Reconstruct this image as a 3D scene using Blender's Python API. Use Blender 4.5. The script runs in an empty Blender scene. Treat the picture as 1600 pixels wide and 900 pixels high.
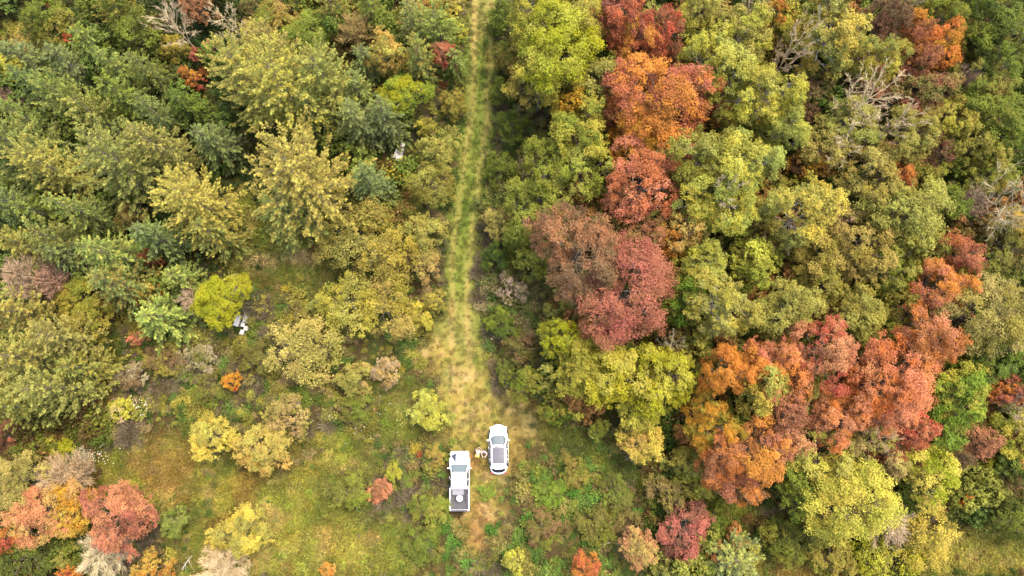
import bpy, bmesh, math, random
import numpy as np
from mathutils import Vector, Matrix

scene = bpy.context.scene
C = scene.collection
R_ = math.radians

# ------------------------------------------------------------------ camera
ALT, TILT, FOV = 73.0, R_(7.5), R_(70.0)
cam_d = bpy.data.cameras.new("camera")
cam_d.sensor_width = 36.0
cam_d.angle = FOV
cam_d.clip_start, cam_d.clip_end = 0.5, 9000.0
cam = bpy.data.objects.new("camera", cam_d)
cam.location = (0, 0, ALT)
cam.rotation_euler = (TILT, 0, 0)
C.objects.link(cam)
scene.camera = cam
F_PX = 800.0 / math.tan(FOV / 2)          # focal length in pixels of the 1600 px wide photograph

# ------------------------------------------------------------------ sky, sun, exposure
SUN_EL, SUN_AZ = R_(65), R_(42)            # azimuth clockwise from +Y
world = bpy.data.worlds.new("World")
scene.world = world
world.use_nodes = True
wn = world.node_tree.nodes
wl = world.node_tree.links
wn.clear()
sky = wn.new("ShaderNodeTexSky")
sky.sky_type = 'NISHITA'
sky.sun_disc = False
sky.sun_elevation, sky.sun_rotation = SUN_EL, SUN_AZ
sky.dust_density = 5.0
sky.air_density = 1.0
bg = wn.new("ShaderNodeBackground")
bg.inputs['Strength'].default_value = 0.15
wo = wn.new("ShaderNodeOutputWorld")
wl.new(sky.outputs[0], bg.inputs[0])
wl.new(bg.outputs[0], wo.inputs[0])
sun_d = bpy.data.lights.new("sun", 'SUN')
sun_d.energy = 0.95
sun_d.angle = R_(16)
sun_d.color = (1.0, 0.91, 0.76)
sun = bpy.data.objects.new("sun", sun_d)
sdir = Vector((math.sin(SUN_AZ) * math.cos(SUN_EL), math.cos(SUN_AZ) * math.cos(SUN_EL), math.sin(SUN_EL)))
sun.rotation_euler = sdir.to_track_quat('Z', 'Y').to_euler()
sun.location = (60, 30, 90)
C.objects.link(sun)
scene.view_settings.view_transform = 'Standard'
scene.view_settings.look = 'None'
scene.view_settings.gamma = 1.0
scene.view_settings.exposure = 2.72
scene.cycles.max_bounces = 8
scene.cycles.diffuse_bounces = 3
scene.cycles.transmission_bounces = 4

rng = np.random.default_rng(7)
random.seed(7)

# ------------------------------------------------------------------ helpers
def at(px, py, z=0.0):
    """the point of the place at height z that the photograph shows at pixel px, py; and metres per pixel there"""
    x, y = (px - 800.0) / F_PX, (450.0 - py) / F_PX
    d = (x, y * math.cos(TILT) + math.sin(TILT), y * math.sin(TILT) - math.cos(TILT))
    k = (z - ALT) / d[2]
    return Vector((d[0] * k, d[1] * k, z)), k / F_PX

def to_px(x, y, z=0.0):
    """array version of the inverse"""
    dz = z - ALT
    yc = y * math.cos(TILT) + dz * math.sin(TILT)
    zc = -y * math.sin(TILT) + dz * math.cos(TILT)
    return 800.0 + F_PX * x / -zc, 450.0 - F_PX * yc / -zc

def lin(c):
    c = np.asarray(c, float) / 255.0
    return np.where(c <= 0.04045, c / 12.92, ((c + 0.055) / 1.055) ** 2.4)

def tag(o, label=None, cat=None, group=None, kind=None):
    if label: o["label"] = label
    if cat: o["category"] = cat
    if group: o["group"] = group
    if kind: o["kind"] = kind
    return o

def link(name, me, mat=None, parent=None):
    o = bpy.data.objects.new(name, me)
    C.objects.link(o)
    if mat is not None and len(me.materials) == 0:
        me.materials.append(mat)
    if parent is not None:
        o.parent = parent
    return o

def empty(name, loc, rz=0.0):
    o = bpy.data.objects.new(name, None)
    o.empty_display_size = 0.3
    o.location = loc
    o.rotation_euler = (0, 0, rz)
    C.objects.link(o)
    return o

_tab = np.random.default_rng(3).random((256, 256))
def vnoise(x, y, s):
    """smooth value noise, cell size s metres"""
    x = np.asarray(x, float) / s + 1000.37; y = np.asarray(y, float) / s + 1000.71
    ix, iy = np.floor(x).astype(int), np.floor(y).astype(int)
    fx, fy = x - ix, y - iy
    fx = fx * fx * (3 - 2 * fx); fy = fy * fy * (3 - 2 * fy)
    a = _tab[ix % 256, iy % 256]; b = _tab[(ix + 1) % 256, iy % 256]
    c = _tab[ix % 256, (iy + 1) % 256]; d = _tab[(ix + 1) % 256, (iy + 1) % 256]
    return (a * (1 - fx) + b * fx) * (1 - fy) + (c * (1 - fx) + d * fx) * fy
def fbm(x, y, s, o=3):
    t, w, n = 0, 0, 1.0
    for i in range(o):
        t = t + n * vnoise(x + 17.3 * i, y - 9.1 * i, s / 2 ** i); w += n; n *= 0.55
    return t / w

# ------------------------------------------------------------------ materials
def nodes_of(name):
    m = bpy.data.materials.new(name)
    m.use_nodes = True
    nt = m.node_tree
    nt.nodes.clear()
    out = nt.nodes.new("ShaderNodeOutputMaterial")
    return m, nt.nodes, nt.links, out

def math_node(n, l, op, a, b=None, clamp=False):
    m = n.new("ShaderNodeMath"); m.operation = op; m.use_clamp = clamp
    for i, v in enumerate((a, b)):
        if v is None: continue
        if isinstance(v, (int, float)): m.inputs[i].default_value = v
        else: l.new(v, m.inputs[i])
    return m.outputs[0]

def leaf_material(name, src='OBJECT', transl=0.45, patch=0.45):
    """leaf colour: two tints of the plant, mixed in patches; every leaf a little different"""
    m, n, l, out = nodes_of(name)
    tone = n.new("ShaderNodeAttribute"); tone.attribute_type = 'GEOMETRY'; tone.attribute_name = 'tone'
    if src == 'OBJECT':
        ta = n.new("ShaderNodeAttribute"); ta.attribute_type = 'OBJECT'; ta.attribute_name = 'tint_a'
        tb = n.new("ShaderNodeAttribute"); tb.attribute_type = 'OBJECT'; tb.attribute_name = 'tint_b'
        tc = n.new("ShaderNodeTexCoord")
        oi = n.new("ShaderNodeObjectInfo")
        add = n.new("ShaderNodeVectorMath"); add.operation = 'ADD'
        l.new(tc.outputs['Object'], add.inputs[0])
        cm = n.new("ShaderNodeCombineXYZ")
        l.new(math_node(n, l, 'MULTIPLY', oi.outputs['Random'], 91.0), cm.inputs[0])
        l.new(math_node(n, l, 'MULTIPLY', oi.outputs['Random'], 47.0), cm.inputs[1])
        l.new(cm.outputs[0], add.inputs[1])
        nz = n.new("ShaderNodeTexNoise"); nz.inputs['Scale'].default_value = patch; nz.inputs['Detail'].default_value = 3
        l.new(add.outputs[0], nz.inputs['Vector'])
        bo = n.new("ShaderNodeAttribute"); bo.attribute_type = 'GEOMETRY'; bo.attribute_name = 'bough'
        f = math_node(n, l, 'ADD', math_node(n, l, 'MULTIPLY', math_node(n, l, 'SUBTRACT', nz.outputs[0], 0.5), 3.0),
                      math_node(n, l, 'ADD', math_node(n, l, 'MULTIPLY', bo.outputs['Fac'], 1.7), 0.45), clamp=True)
        mx = n.new("ShaderNodeMix"); mx.data_type = 'RGBA'
        l.new(f, mx.inputs[0]); l.new(ta.outputs['Color'], mx.inputs[6]); l.new(tb.outputs['Color'], mx.inputs[7])
        hs = n.new("ShaderNodeHueSaturation")        # some boughs turn earlier than others
        l.new(math_node(n, l, 'ADD', math_node(n, l, 'MULTIPLY', bo.outputs['Fac'], -0.018), 0.5), hs.inputs['Hue'])
        l.new(mx.outputs[2], hs.inputs['Color'])
        col = hs.outputs[0]
    else:
        ta = n.new("ShaderNodeAttribute"); ta.attribute_type = 'INSTANCER'; ta.attribute_name = 'tint'
        col = ta.outputs['Color']
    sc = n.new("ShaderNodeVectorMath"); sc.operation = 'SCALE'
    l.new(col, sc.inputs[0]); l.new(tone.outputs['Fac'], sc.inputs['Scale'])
    p = n.new("ShaderNodeBsdfPrincipled")
    p.inputs['Roughness'].default_value = 0.55
    p.inputs['Specular IOR Level'].default_value = 0.12
    t = n.new("ShaderNodeBsdfTranslucent")
    ms = n.new("ShaderNodeMixShader"); ms.inputs[0].default_value = transl
    l.new(sc.outputs[0], p.inputs['Base Color']); l.new(sc.outputs[0], t.inputs['Color'])
    l.new(p.outputs[0], ms.inputs[1]); l.new(t.outputs[0], ms.inputs[2]); l.new(ms.outputs[0], out.inputs[0])
    return m

def plain(name, col, rough=0.5, metal=0.0, spec=0.5, noise=0.0, nscale=8.0, bump=0.0, coat=0.0, alpha=None):
    m, n, l, out = nodes_of(name)
    p = n.new("ShaderNodeBsdfPrincipled")
    p.inputs['Base Color'].default_value = (*col, 1)
    p.inputs['Roughness'].default_value = rough
    p.inputs['Metallic'].default_value = metal
    p.inputs['Specular IOR Level'].default_value = spec
    p.inputs['Coat Weight'].default_value = coat
    if noise or bump:
        tc = n.new("ShaderNodeTexCoord")
        nz = n.new("ShaderNodeTexNoise"); nz.inputs['Scale'].default_value = nscale; nz.inputs['Detail'].default_value = 5
        l.new(tc.outputs['Object'], nz.inputs['Vector'])
        if noise:
            sc = n.new("ShaderNodeVectorMath"); sc.operation = 'SCALE'
            sc.inputs[0].default_value = col
            l.new(math_node(n, l, 'ADD', math_node(n, l, 'MULTIPLY', math_node(n, l, 'SUBTRACT', nz.outputs[0], 0.5), 2 * noise), 1.0), sc.inputs['Scale'])
            l.new(sc.outputs[0], p.inputs['Base Color'])
        if bump:
            b = n.new("ShaderNodeBump"); b.inputs['Strength'].default_value = bump; b.inputs['Distance'].default_value = 0.03
            l.new(nz.outputs[0], b.inputs['Height']); l.new(b.outputs[0], p.inputs['Normal'])
    l.new(p.outputs[0], out.inputs[0])
    return m

M_leaf = leaf_material("leaf")
M_needle = leaf_material("needle", transl=0.15, patch=0.35)
M_weed = leaf_material("weed_leaf", src='INSTANCER', transl=0.3)
M_bark = plain("bark", (0.13, 0.105, 0.085), 0.9, spec=0.1, noise=0.5, nscale=6, bump=0.5)
M_palebark = plain("pale_bark", (0.26, 0.24, 0.2), 0.85, spec=0.1, noise=0.35, nscale=5, bump=0.3)
def twig_material():
    m, n, l, out = nodes_of("dead_twig")
    ta = n.new("ShaderNodeAttribute"); ta.attribute_type = 'OBJECT'; ta.attribute_name = 'tint_a'
    tone = n.new("ShaderNodeAttribute"); tone.attribute_type = 'GEOMETRY'; tone.attribute_name = 'tone'
    sc = n.new("ShaderNodeVectorMath"); sc.operation = 'SCALE'
    l.new(ta.outputs['Color'], sc.inputs[0]); l.new(tone.outputs['Fac'], sc.inputs['Scale'])
    p = n.new("ShaderNodeBsdfPrincipled"); p.inputs['Roughness'].default_value = 0.9; p.inputs['Specular IOR Level'].default_value = 0.1
    l.new(sc.outputs[0], p.inputs['Base Color']); l.new(p.outputs[0], out.inputs[0])
    return m
M_twig = twig_material()

# ------------------------------------------------------------------ mesh builders
def np_mesh(name, V, F, tone=None, smooth=False, bough=None):
    """V (n,3), F (m,k) with one k, or a list of such face arrays"""
    me = bpy.data.meshes.new(name)
    Fs = F if isinstance(F, list) else [F]
    Fs = [np.asarray(f, np.int32) for f in Fs if len(f)]
    me.vertices.add(len(V)); me.vertices.foreach_set('co', np.asarray(V, np.float32).ravel())
    nl = sum(f.size for f in Fs); npoly = sum(len(f) for f in Fs)
    me.loops.add(nl); me.polygons.add(npoly)
    me.loops.foreach_set('vertex_index', np.concatenate([f.ravel() for f in Fs]))
    starts, tot, s = [], [], 0
    for f in Fs:
        starts.append(s + np.arange(len(f)) * f.shape[1]); tot.append(np.full(len(f), f.shape[1])); s += f.size
    me.polygons.foreach_set('loop_start', np.concatenate(starts).astype(np.int32))
    me.polygons.foreach_set('use_smooth', np.full(npoly, smooth))
    if tone is not None:
        a = me.attributes.new('tone', 'FLOAT', 'POINT'); a.data.foreach_set('value', np.asarray(tone, np.float32))
    if bough is not None:
        a = me.attributes.new('bough', 'FLOAT', 'POINT'); a.data.foreach_set('value', np.asarray(bough, np.float32))
    me.update(calc_edges=True)
    return me

def norm(v):
    return v / (np.linalg.norm(v, axis=-1, keepdims=True) + 1e-9)

def leaf_quads(P, N, L, W, D=None, r=rng, fold=0.18):
    """a folded diamond leaf at each point P with normal N (and direction D)"""
    n = len(P)
    N = norm(N)
    d = r.normal(size=(n, 3)) if D is None else D
    d = norm(d - (d * N).sum(1, keepdims=True) * N)
    s = np.cross(N, d)
    L = np.broadcast_to(L, (n,))[:, None]; W = np.broadcast_to(W, (n,))[:, None]
    V = np.stack([P - d * L / 2, P + s * W / 2 + N * W * fold, P + d * L / 2, P - s * W / 2 + N * W * fold], 1).reshape(-1, 3)
    F = np.arange(4 * n).reshape(n, 4)
    return V, F

class Tubes:
    """tapered tubes collected into one mesh"""
    def __init__(self): self.V, self.F, self.T, self.n = [], [], [], 0
    def tube(self, pts, radii, k=5, tone=1.0):
        pts = np.asarray(pts, float); m = len(pts)
        t = np.gradient(pts, axis=0); t = norm(t)
        ref = np.array([0.31, 0.87, 0.38]); 
        u = norm(np.cross(t, ref)); w = np.cross(t, u)
        a = np.arange(k) * 2 * math.pi / k
        ring = pts[:, None] + np.asarray(radii)[:, None, None] * (np.cos(a)[None, :, None] * u[:, None] + np.sin(a)[None, :, None] * w[:, None])
        self.V.append(ring.reshape(-1, 3)); self.T.append(np.full(m * k, tone))
        i = np.arange(m - 1)[:, None] * k; j = np.arange(k)[None]
        j2 = (j + 1) % k
        f = np.stack([i + j, i + j2, i + k + j2, i + k + j], -1).reshape(-1, 4) + self.n
        self.F.append(f); self.n += m * k
    def mesh(self, name):
        return np_mesh(name, np.concatenate(self.V), np.concatenate(self.F), np.concatenate(self.T), smooth=True)

def bent(a, b, r, sag=0.12, k=4):
    a, b = np.asarray(a, float), np.asarray(b, float)
    s = np.linspace(0, 1, k)[:, None]
    off = r.normal(size=3) * np.linalg.norm(b - a) * sag
    off[2] -= abs(off[2]) * 0.3
    return a + (b - a) * s + off * (s * (1 - s) * 2)

def broadleaf(seed, R, H, base=0.28, nb=34, ns=20, nl=26, leaf=0.2, lob=0.22, br=(0.2, 0.34), up=0.75, top=1.0, pale=False):
    """(trunk mesh, crown mesh) of a lobed broad-leaved crown: boughs > leaf clumps > leaves"""
    r = np.random.default_rng(seed)
    zc = H * (base + top) / 2 - 0.04 * H; a = H * (top - base) / 2
    i = np.arange(nb) + 0.5
    cz = 1 - i / nb * 1.38                      # from the top to a little under the equator
    az = i * 2.39996 + r.random() * 6
    cz = np.clip(cz + r.normal(size=nb) * 0.08, -0.45, 1); az = az + r.normal(size=nb) * 0.25
    rr = np.sqrt(np.clip(1 - cz ** 2, 0, 1))
    dirs = np.stack([rr * np.cos(az), rr * np.sin(az), cz], 1)
    ph = r.random(3) * 6.28
    lobes = 1 + lob * (np.sin(2 * az + ph[0]) * 0.5 + np.sin(3 * az + ph[1]) * 0.6 + np.sin(5 * az + ph[2]) * 0.35) + r.normal(size=nb) * 0.09
    bc = dirs * np.array([R, R, a]) * 0.72 * lobes[:, None] + [0, 0, zc]
    rb = R * 1.14 * r.uniform(br[0], br[1], nb) * np.where(cz > 0, 1, 0.85)
    tb = Tubes()
    th = H * r.uniform(0.7, 0.8)
    tp = np.array([[0, 0, -0.3], [R * r.normal() * .03, R * r.normal() * .03, H * .25], [R * r.normal() * .06, R * r.normal() * .06, H * .5], [R * r.normal() * .08, R * r.normal() * .08, th]])
    tr = 0.013 * H + 0.02
    tb.tube(tp, np.array([1.25, .9, .5, .07]) * tr, 7)
    for q in range(nb):
        s = np.clip(0.35 + 0.45 * (bc[q, 2] - H * base) / (H * (top - base)) + r.normal() * .05, .3, .97)
        st = np.array([np.interp(s * th, tp[:, 2], tp[:, c]) for c in range(3)])
        e = bc[q] + dirs[q] * rb[q] * .35
        pts = bent(st, e, r)
        tb.tube(pts, tr * np.array([.3, .22, .13, .03]) * r.uniform(.7, 1.1), 5)
        for _ in range(3):                      # forks of the limb into its bough
            tb.tube(bent(pts[2], bc[q] + norm(r.normal(size=3) + [0, 0, .5]) * rb[q] * .9, r, .1, 3), tr * np.array([.18, .11, .03]), 4)
    # clumps on the outside of each bough
    nsb = np.maximum(6, (ns * (rb / rb.mean()) ** 1.6)).astype(int)
    bi = np.repeat(np.arange(nb), nsb)
    d = r.normal(size=(len(bi), 3)); d = norm(d + 0.75 * dirs[bi] + np.array([0, 0, .35]))
    sc = bc[bi] + d * rb[bi, None] * r.uniform(.45, 1.32, len(bi))[:, None] * np.array([1, 1, .8])
    rs = rb[bi] * r.uniform(.24, .5, len(bi))
    btone = r.normal(1, .1, nb)
    ctone = btone[bi] + r.normal(0, .13, len(bi))
    nll = np.maximum(5, nl * (rs / rs.mean()) ** 1.5 * r.uniform(.6, 1.3, len(bi))).astype(int)
    li = np.repeat(np.arange(len(bi)), nll)
    g = r.normal(size=(len(li), 3)); g = g / (np.linalg.norm(g, axis=1, keepdims=True) + .3) * r.uniform(.4, 1.25, len(li))[:, None]
    P = sc[li] + g * rs[li, None] * np.array([1, 1, .7])
    N = np.array([0, 0, up]) + d[li] * .45 + g * .3 + r.normal(size=P.shape) * .42
    s = r.uniform(.65, 1.3, len(li))
    V, F = leaf_quads(P, N, leaf * s, leaf * .62 * s, r=r)
    t = np.clip(ctone[li] + r.normal(0, .14, len(li)), .45, 1.7)
    bq = r.normal(0, .32, nb)[bi] + r.normal(0, .16, len(bi))
    crown = np_mesh("crown", V, F, np.repeat(t, 4), bough=np.repeat(bq[li], 4))
    crown.materials.append(M_leaf)
    trunk = tb.mesh("trunk"); trunk.materials.append(M_palebark if pale else M_bark)
    return trunk, crown

def conifer(seed, R, H, whorls=13, per=7, plume=0.75, nq=26, need=0.24, rise=0.25, shape=0.75, base=0.12, rough=0.15, wid=0.3, flat=1.0, lift=0.0):
    """(trunk, crown) of a conifer: whorls of boughs, each with plumes of needles; pale at the tips"""
    r = np.random.default_rng(seed)
    tb = Tubes()
    tp = np.array([[0, 0, -.3], [r.normal() * .05, r.normal() * .05, H * .5], [r.normal() * .1, r.normal() * .1, H * .98]])
    tr = .008 * H + .015
    tb.tube(tp, np.array([1.2, .75, .12]) * tr, 7)
    pc, pd, pl, ptone = [], [], [], []
    for wv in range(whorls):
        s = (wv + r.uniform(0, .6)) / whorls
        z0 = H * (base + (1 - base) * s * .97)
        Lb0 = R * (1 - s) ** shape if s > .12 else R * (.75 + s * 1.6) * (1 - s) ** shape
        nbr = max(4, int(round(per * (.55 + .6 * (1 - s)))))
        a0 = r.random() * 6.28
        for b in range(nbr):
            az = a0 + b * 6.283 / nbr + r.normal() * .18
            Lb = max(.3, Lb0 * (1 + r.normal() * rough))
            h = np.array([math.cos(az), math.sin(az), 0])
            rs = rise * (.3 + s * 1.3) * r.uniform(.7, 1.3)
            p0 = np.array([np.interp(z0, tp[:, 2], tp[:, c]) for c in range(3)])
            p1 = p0 + h * Lb * .55 + [0, 0, Lb * (rs * .35)]
            p2 = p0 + h * Lb + [0, 0, Lb * rs]
            tb.tube([p0, p1, p2], np.array([.22, .13, .04]) * tr * (.5 + .5 * (1 - s)), 4)
            side = np.array([-h[1], h[0], 0])
            m = max(2, int(Lb / plume * 2.3))
            bt = r.normal(1, .1)
            for q in range(m + 1):
                u = 1.0 if q == m else r.uniform(.08, .98)
                sd = 0 if q == m else r.choice([-1, 1]) * r.uniform(.35, 1.0)
                e = p0 + (p2 - p0) * u
                e[2] = np.interp(u, [0, .55, 1], [p0[2], p1[2], p2[2]])
                dd = norm(h * 1.0 + side * sd * .95 + np.array([0, 0, rs * .8 + lift + r.normal() * .15]))
                ln = plume * r.uniform(.7, 1.25) * (1.05 - .25 * u if q < m else 1)
                ln = min(ln, Lb * .9 + .15)
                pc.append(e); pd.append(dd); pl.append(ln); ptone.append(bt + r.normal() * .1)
    pc, pd, pl, ptone = map(np.array, (pc, pd, pl, ptone))
    li = np.repeat(np.arange(len(pc)), np.maximum(8, (nq * 1.5 * pl / plume)).astype(int))
    u = r.random(len(li)) ** .8
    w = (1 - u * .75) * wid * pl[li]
    off = r.normal(size=(len(li), 3)) * np.array([1, 1, .55 * flat])
    P = pc[li] + pd[li] * (u * pl[li])[:, None] + off * (w * .55)[:, None]
    D = norm(pd[li] + off * .8)
    N = np.array([0, 0, .9]) + r.normal(size=P.shape) * .5
    s = r.uniform(.7, 1.3, len(li))
    V, F = leaf_quads(P, N, need * s, need * .36 * s, D=D, r=r)
    bq = r.normal(0, .3, len(pc))
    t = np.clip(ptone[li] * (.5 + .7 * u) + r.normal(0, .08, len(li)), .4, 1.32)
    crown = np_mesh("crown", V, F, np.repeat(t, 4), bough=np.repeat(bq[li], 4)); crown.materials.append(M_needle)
    trunk = tb.mesh("trunk"); trunk.materials.append(M_bark)
    return trunk, crown

def bare(seed, R, H, limbs=12, sub=6, twigs=5, fine=1.0, rise=1.5, base=.3):
    """(trunk, twigs) of a leafless tree"""
    r = np.random.default_rng(seed)
    tb, tw = Tubes(), Tubes()
    tp = np.array([[0, 0, -.3], [R * r.normal() * .05, R * r.normal() * .05, H * .45], [R * r.normal() * .1, R * r.normal() * .1, H * .9]])
    tr = .006 * H + .025
    tb.tube(tp, np.array([1.2, .8, .15]) * tr, 7)
    for i in range(limbs):
        s = base + (1 - base) * (i + r.random()) / limbs * .95
        az = i * 2.4 + r.normal() * .3
        Lb = R * (1.15 - .55 * s) * r.uniform(.75, 1.15)
        p0 = np.array([np.interp(s * H, tp[:, 2], tp[:, c]) for c in range(3)])
        h = np.array([math.cos(az), math.sin(az), rise * r.uniform(.6, 1.3)])
        pts = bent(p0, p0 + h * Lb, r, .12, 5)
        tb.tube(pts, tr * .4 * np.array([1, .72, .5, .3, .1]), 5)
        for j in range(sub):
            u = r.uniform(.25, 1)
            q0 = np.array([np.interp(u, np.linspace(0, 1, 5), pts[:, c]) for c in range(3)])
            d = norm(norm(h) + r.normal(size=3) * .42)
            Ls = Lb * r.uniform(.25, .5)
            q = bent(q0, q0 + d * Ls, r, .15, 4)
            tw.tube(q, np.array([.022, .017, .012, .005]) * fine, 3, r.uniform(.8, 1.15))
            for k in range(twigs):
                v = r.uniform(.2, 1)
                t0 = q0 + (q[-1] - q0) * v
                d2 = norm(d + r.normal(size=3) * .45)
                tw.tube(bent(t0, t0 + d2 * Ls * r.uniform(.3, .7), r, .15, 3), np.array([.013, .01, .004]) * fine, 3, r.uniform(.75, 1.2))
    tr_, tw_ = tb.mesh("trunk"), tw.mesh("twigs")
    tr_.materials.append(M_twig); tw_.materials.append(M_twig)
    return tr_, tw_

def feathery(seed, R, H, n=1500, ln=0.8):
    """(trunk, twigs) of a dead tree that kept all its fine twigs: a soft brush"""
    r = np.random.default_rng(seed)
    tb = Tubes()
    tp = np.array([[0, 0, -.3], [r.normal() * .05, r.normal() * .05, H * .5], [r.normal() * .1, r.normal() * .1, H * .95]])
    tb.tube(tp, np.array([.14, .09, .02]), 6)
    nb = 46
    ends = []
    for i in range(nb):
        s = .15 + .83 * (i + r.random()) / nb
        az = i * 2.4 + r.normal() * .2
        Lb = R * min(1.0, .35 + s * 2.2, (1.02 - s) * 2.3 + .2) * r.uniform(.7, 1.1)
        p0 = np.array([0, 0, s * H * .8]); e = p0 + np.array([math.cos(az), math.sin(az), .65]) * Lb
        tb.tube(bent(p0, e, r, .08, 4), np.array([.035, .025, .018, .008]), 4)
        ends.append((p0, e))
    b = r.integers(0, nb, n)
    A = np.array([ends[k][0] for k in b]); B = np.array([ends[k][1] for k in b])
    u = r.uniform(.3, 1, n)[:, None]
    Q = A + (B - A) * u
    d = norm(norm(B - A) + np.array([0, 0, .35]) + r.normal(size=(n, 3)) * .45)
    L = ln * r.uniform(.5, 1.2, n)[:, None] * (R / 2.2)
    # each twig: two crossed slivers
    Vs, Fs, Ts, o = [], [], [], 0
    for kx in range(3):
        dd = norm(d + r.normal(size=(n, 3)) * .25)
        N = norm(np.cross(dd, r.normal(size=(n, 3))))
        V, F = leaf_quads(Q + dd * L / 2, N, L[:, 0], np.full(n, .03), D=dd, r=r)
        Vs.append(V); Fs.append(F + o); o += len(V); Ts.append(np.repeat(r.uniform(.7, 1.2, n), 4))
    tw = np_mesh("twigs", np.concatenate(Vs), np.concatenate(Fs), np.concatenate(Ts))
    tr_ = tb.mesh("trunk")
    tr_.materials.append(M_twig); tw.materials.append(M_twig)
    return tr_, tw

# ------------------------------------------------------------------ the lie of the land: which colour grows where
KALB = 0.42                                 # from colours as photographed to base colours
def col(c, k=1.0):
    return lin(c) * np.array([1.0, .98, .8]) * KALB * k

def blob(px, py, cx, cy, rx, ry, soft=.5):
    d = np.sqrt(((px - cx) / rx) ** 2 + ((py - cy) / ry) ** 2)
    return np.clip((1 + soft - d) / (2 * soft), 0, 1)
def polyline(px, py, pts):
    """distance to a polyline and signed offset in x"""
    best = np.full(np.shape(px), 1e9); off = np.zeros(np.shape(px))
    for (x0, y0), (x1, y1) in zip(pts, pts[1:]):
        vx, vy = x1 - x0, y1 - y0
        t = np.clip(((px - x0) * vx + (py - y0) * vy) / (vx * vx + vy * vy), 0, 1)
        dx, dy = px - x0 - t * vx, py - y0 - t * vy
        d = np.hypot(dx, dy)
        off = np.where(d < best, dx, off); best = np.minimum(d, best)
    return best, off
TRACK = [(760, -260), (758, -100), (755, 0), (753, 100), (747, 200), (731, 300), (720, 400), (716, 500), (722, 580), (738, 650), (752, 720), (752, 800), (745, 860)]
PATH = [(850, 665), (930, 705), (1000, 750), (1080, 775), (1150, 790), (1230, 800)]
MEADOWS = [(250, 740, 110, 55), (420, 790, 150, 85), (470, 860, 170, 60), (590, 860, 70, 50), (622, 650, 38, 46), (530, 702, 42, 30), (435, 398, 88, 58),
           (1520, 860, 110, 60), (1270, 890, 90, 35), (605, 305, 45, 25), (45, 62, 45, 24), (360, 860, 60, 40), (380, 330, 25, 40)]
TANS = [(745, 655, 72, 52), (808, 640, 40, 44), (732, 630, 56, 66), (775, 705, 62, 75), (684, 560, 40, 26), (752, 800, 30, 60), (835, 665, 35, 28)]
def zones(x, y):
    px, py = to_px(x, y)
    wob = (fbm(x, y, 3.0) - .5) * 26
    d, off = polyline(px, py, TRACK)
    half = np.interp(py, [0, 150, 250, 350, 450, 520, 700, 860], [26, 28, 29, 26, 28, 42, 40, 16])
    track = np.clip((half + wob * .7 - d) / 14 + .5, 0, 1)
    rut = np.maximum(np.exp(-((off - 13 + wob * .1) / 4.5) ** 2), np.exp(-((off + 13 + wob * .1) / 4.5) ** 2)) * (py < 640)
    tan = np.max([blob(px + wob, py + wob, *b) for b in TANS], 0)
    mead = np.max([blob(px + wob, py + wob, *b) for b in MEADOWS], 0)
    dp, _ = polyline(px, py, PATH)
    path = np.clip((17 + wob - dp) / 16 + .5, 0, 1) * (px > 840)
    return px, py, track, rut, tan, mead, path
def ground_colour(x, y):
    px, py, track, rut, tan, mead, path = zones(x, y)
    n1, n2, n3 = fbm(x, y, 9.0), fbm(x + 50, y, 2.2), fbm(x, y + 70, .7)
    def mix(a, b, f): return a * (1 - f[..., None]) + b * f[..., None]
    one = np.ones(np.shape(x))[..., None]
    c = mix(one * col((78, 66, 42)), one * col((64, 78, 32)), np.clip((n2 - .42) * 5, 0, 1))            # forest floor: litter and moss
    grass = mix(one * col((160, 150, 64)), one * col((132, 138, 52)), np.clip((n1 - .42) * 5, 0, 1))
    grass = mix(grass, one * col((178, 152, 92)), np.clip((n2 - .56) * 5, 0, .75))
    grass = mix(grass, one * col((92, 108, 34)), np.clip((.4 - n2) * 5, 0, .7))
    grass = mix(grass, one * col((140, 96, 52)), np.clip((fbm(x + 31, y + 5, 3.5) - .62) * 6, 0, .55))
    c = mix(c, grass, mead)
    c = mix(c, mix(one * col((120, 124, 44)), one * col((96, 104, 40)), np.clip((n2 - .4) * 5, 0, 1)), path)
    tg = mix(one * col((126, 136, 60)), one * col((98, 118, 46)), np.clip((n2 - .42) * 5, 0, 1))
    tg = mix(tg, one * col((168, 148, 90)), np.clip((n1 - .56) * 4 + (n3 - .5), 0, .4))
    c = mix(c, tg, track)
    dry = np.clip(np.interp(py, [0, 120, 300, 420, 520], [.75, .6, .35, .45, .75]) * rut * (.6 + n3), 0, 1) * track
    c = mix(c, one * col((186, 160, 104)), dry)
    t2 = mix(one * col((164, 142, 74)), one * col((196, 168, 118)), np.clip((n2 - .45) * 4, 0, 1))
    t2 = mix(t2, one * col((132, 122, 50)), np.clip((.5 - n1) * 5 + (n3 - .5), 0, .8))
    c = mix(c, t2, tan * np.clip(.6 + (n3 - .5) * 1.6, 0, 1))
    c = mix(c, one * col((204, 172, 128)), .8 * np.maximum(blob(px, py, 468, 402, 34, 13), blob(px, py, 412, 408, 26, 12)) * (.5 + n3))
    c = mix(c, one * col((150, 98, 66)), .75 * np.maximum(blob(px, py, 752, 826, 22, 38), blob(px, py, 740, 720, 20, 16)) * np.clip(.3 + n3, 0, 1))
    c = mix(c, one * col((186, 158, 132)), .85 * np.maximum(blob(px, py, 1215, 800, 28, 12), blob(px, py, 1235, 812, 30, 10)))
    c = mix(c, one * col((188, 158, 118)), np.clip((n3 - .62) * 5, 0, .6) * np.maximum(tan, mead * .5))
    return c * .84
def height(x, y):
    _, _, track, rut, tan, mead, path = zones(x, y)
    flat = np.maximum(track, tan)
    return (fbm(x, y, 6.0) - .5) * .35 * (1 - flat) - .05 * rut * track + (fbm(x, y, 1.2) - .5) * .07
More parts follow.
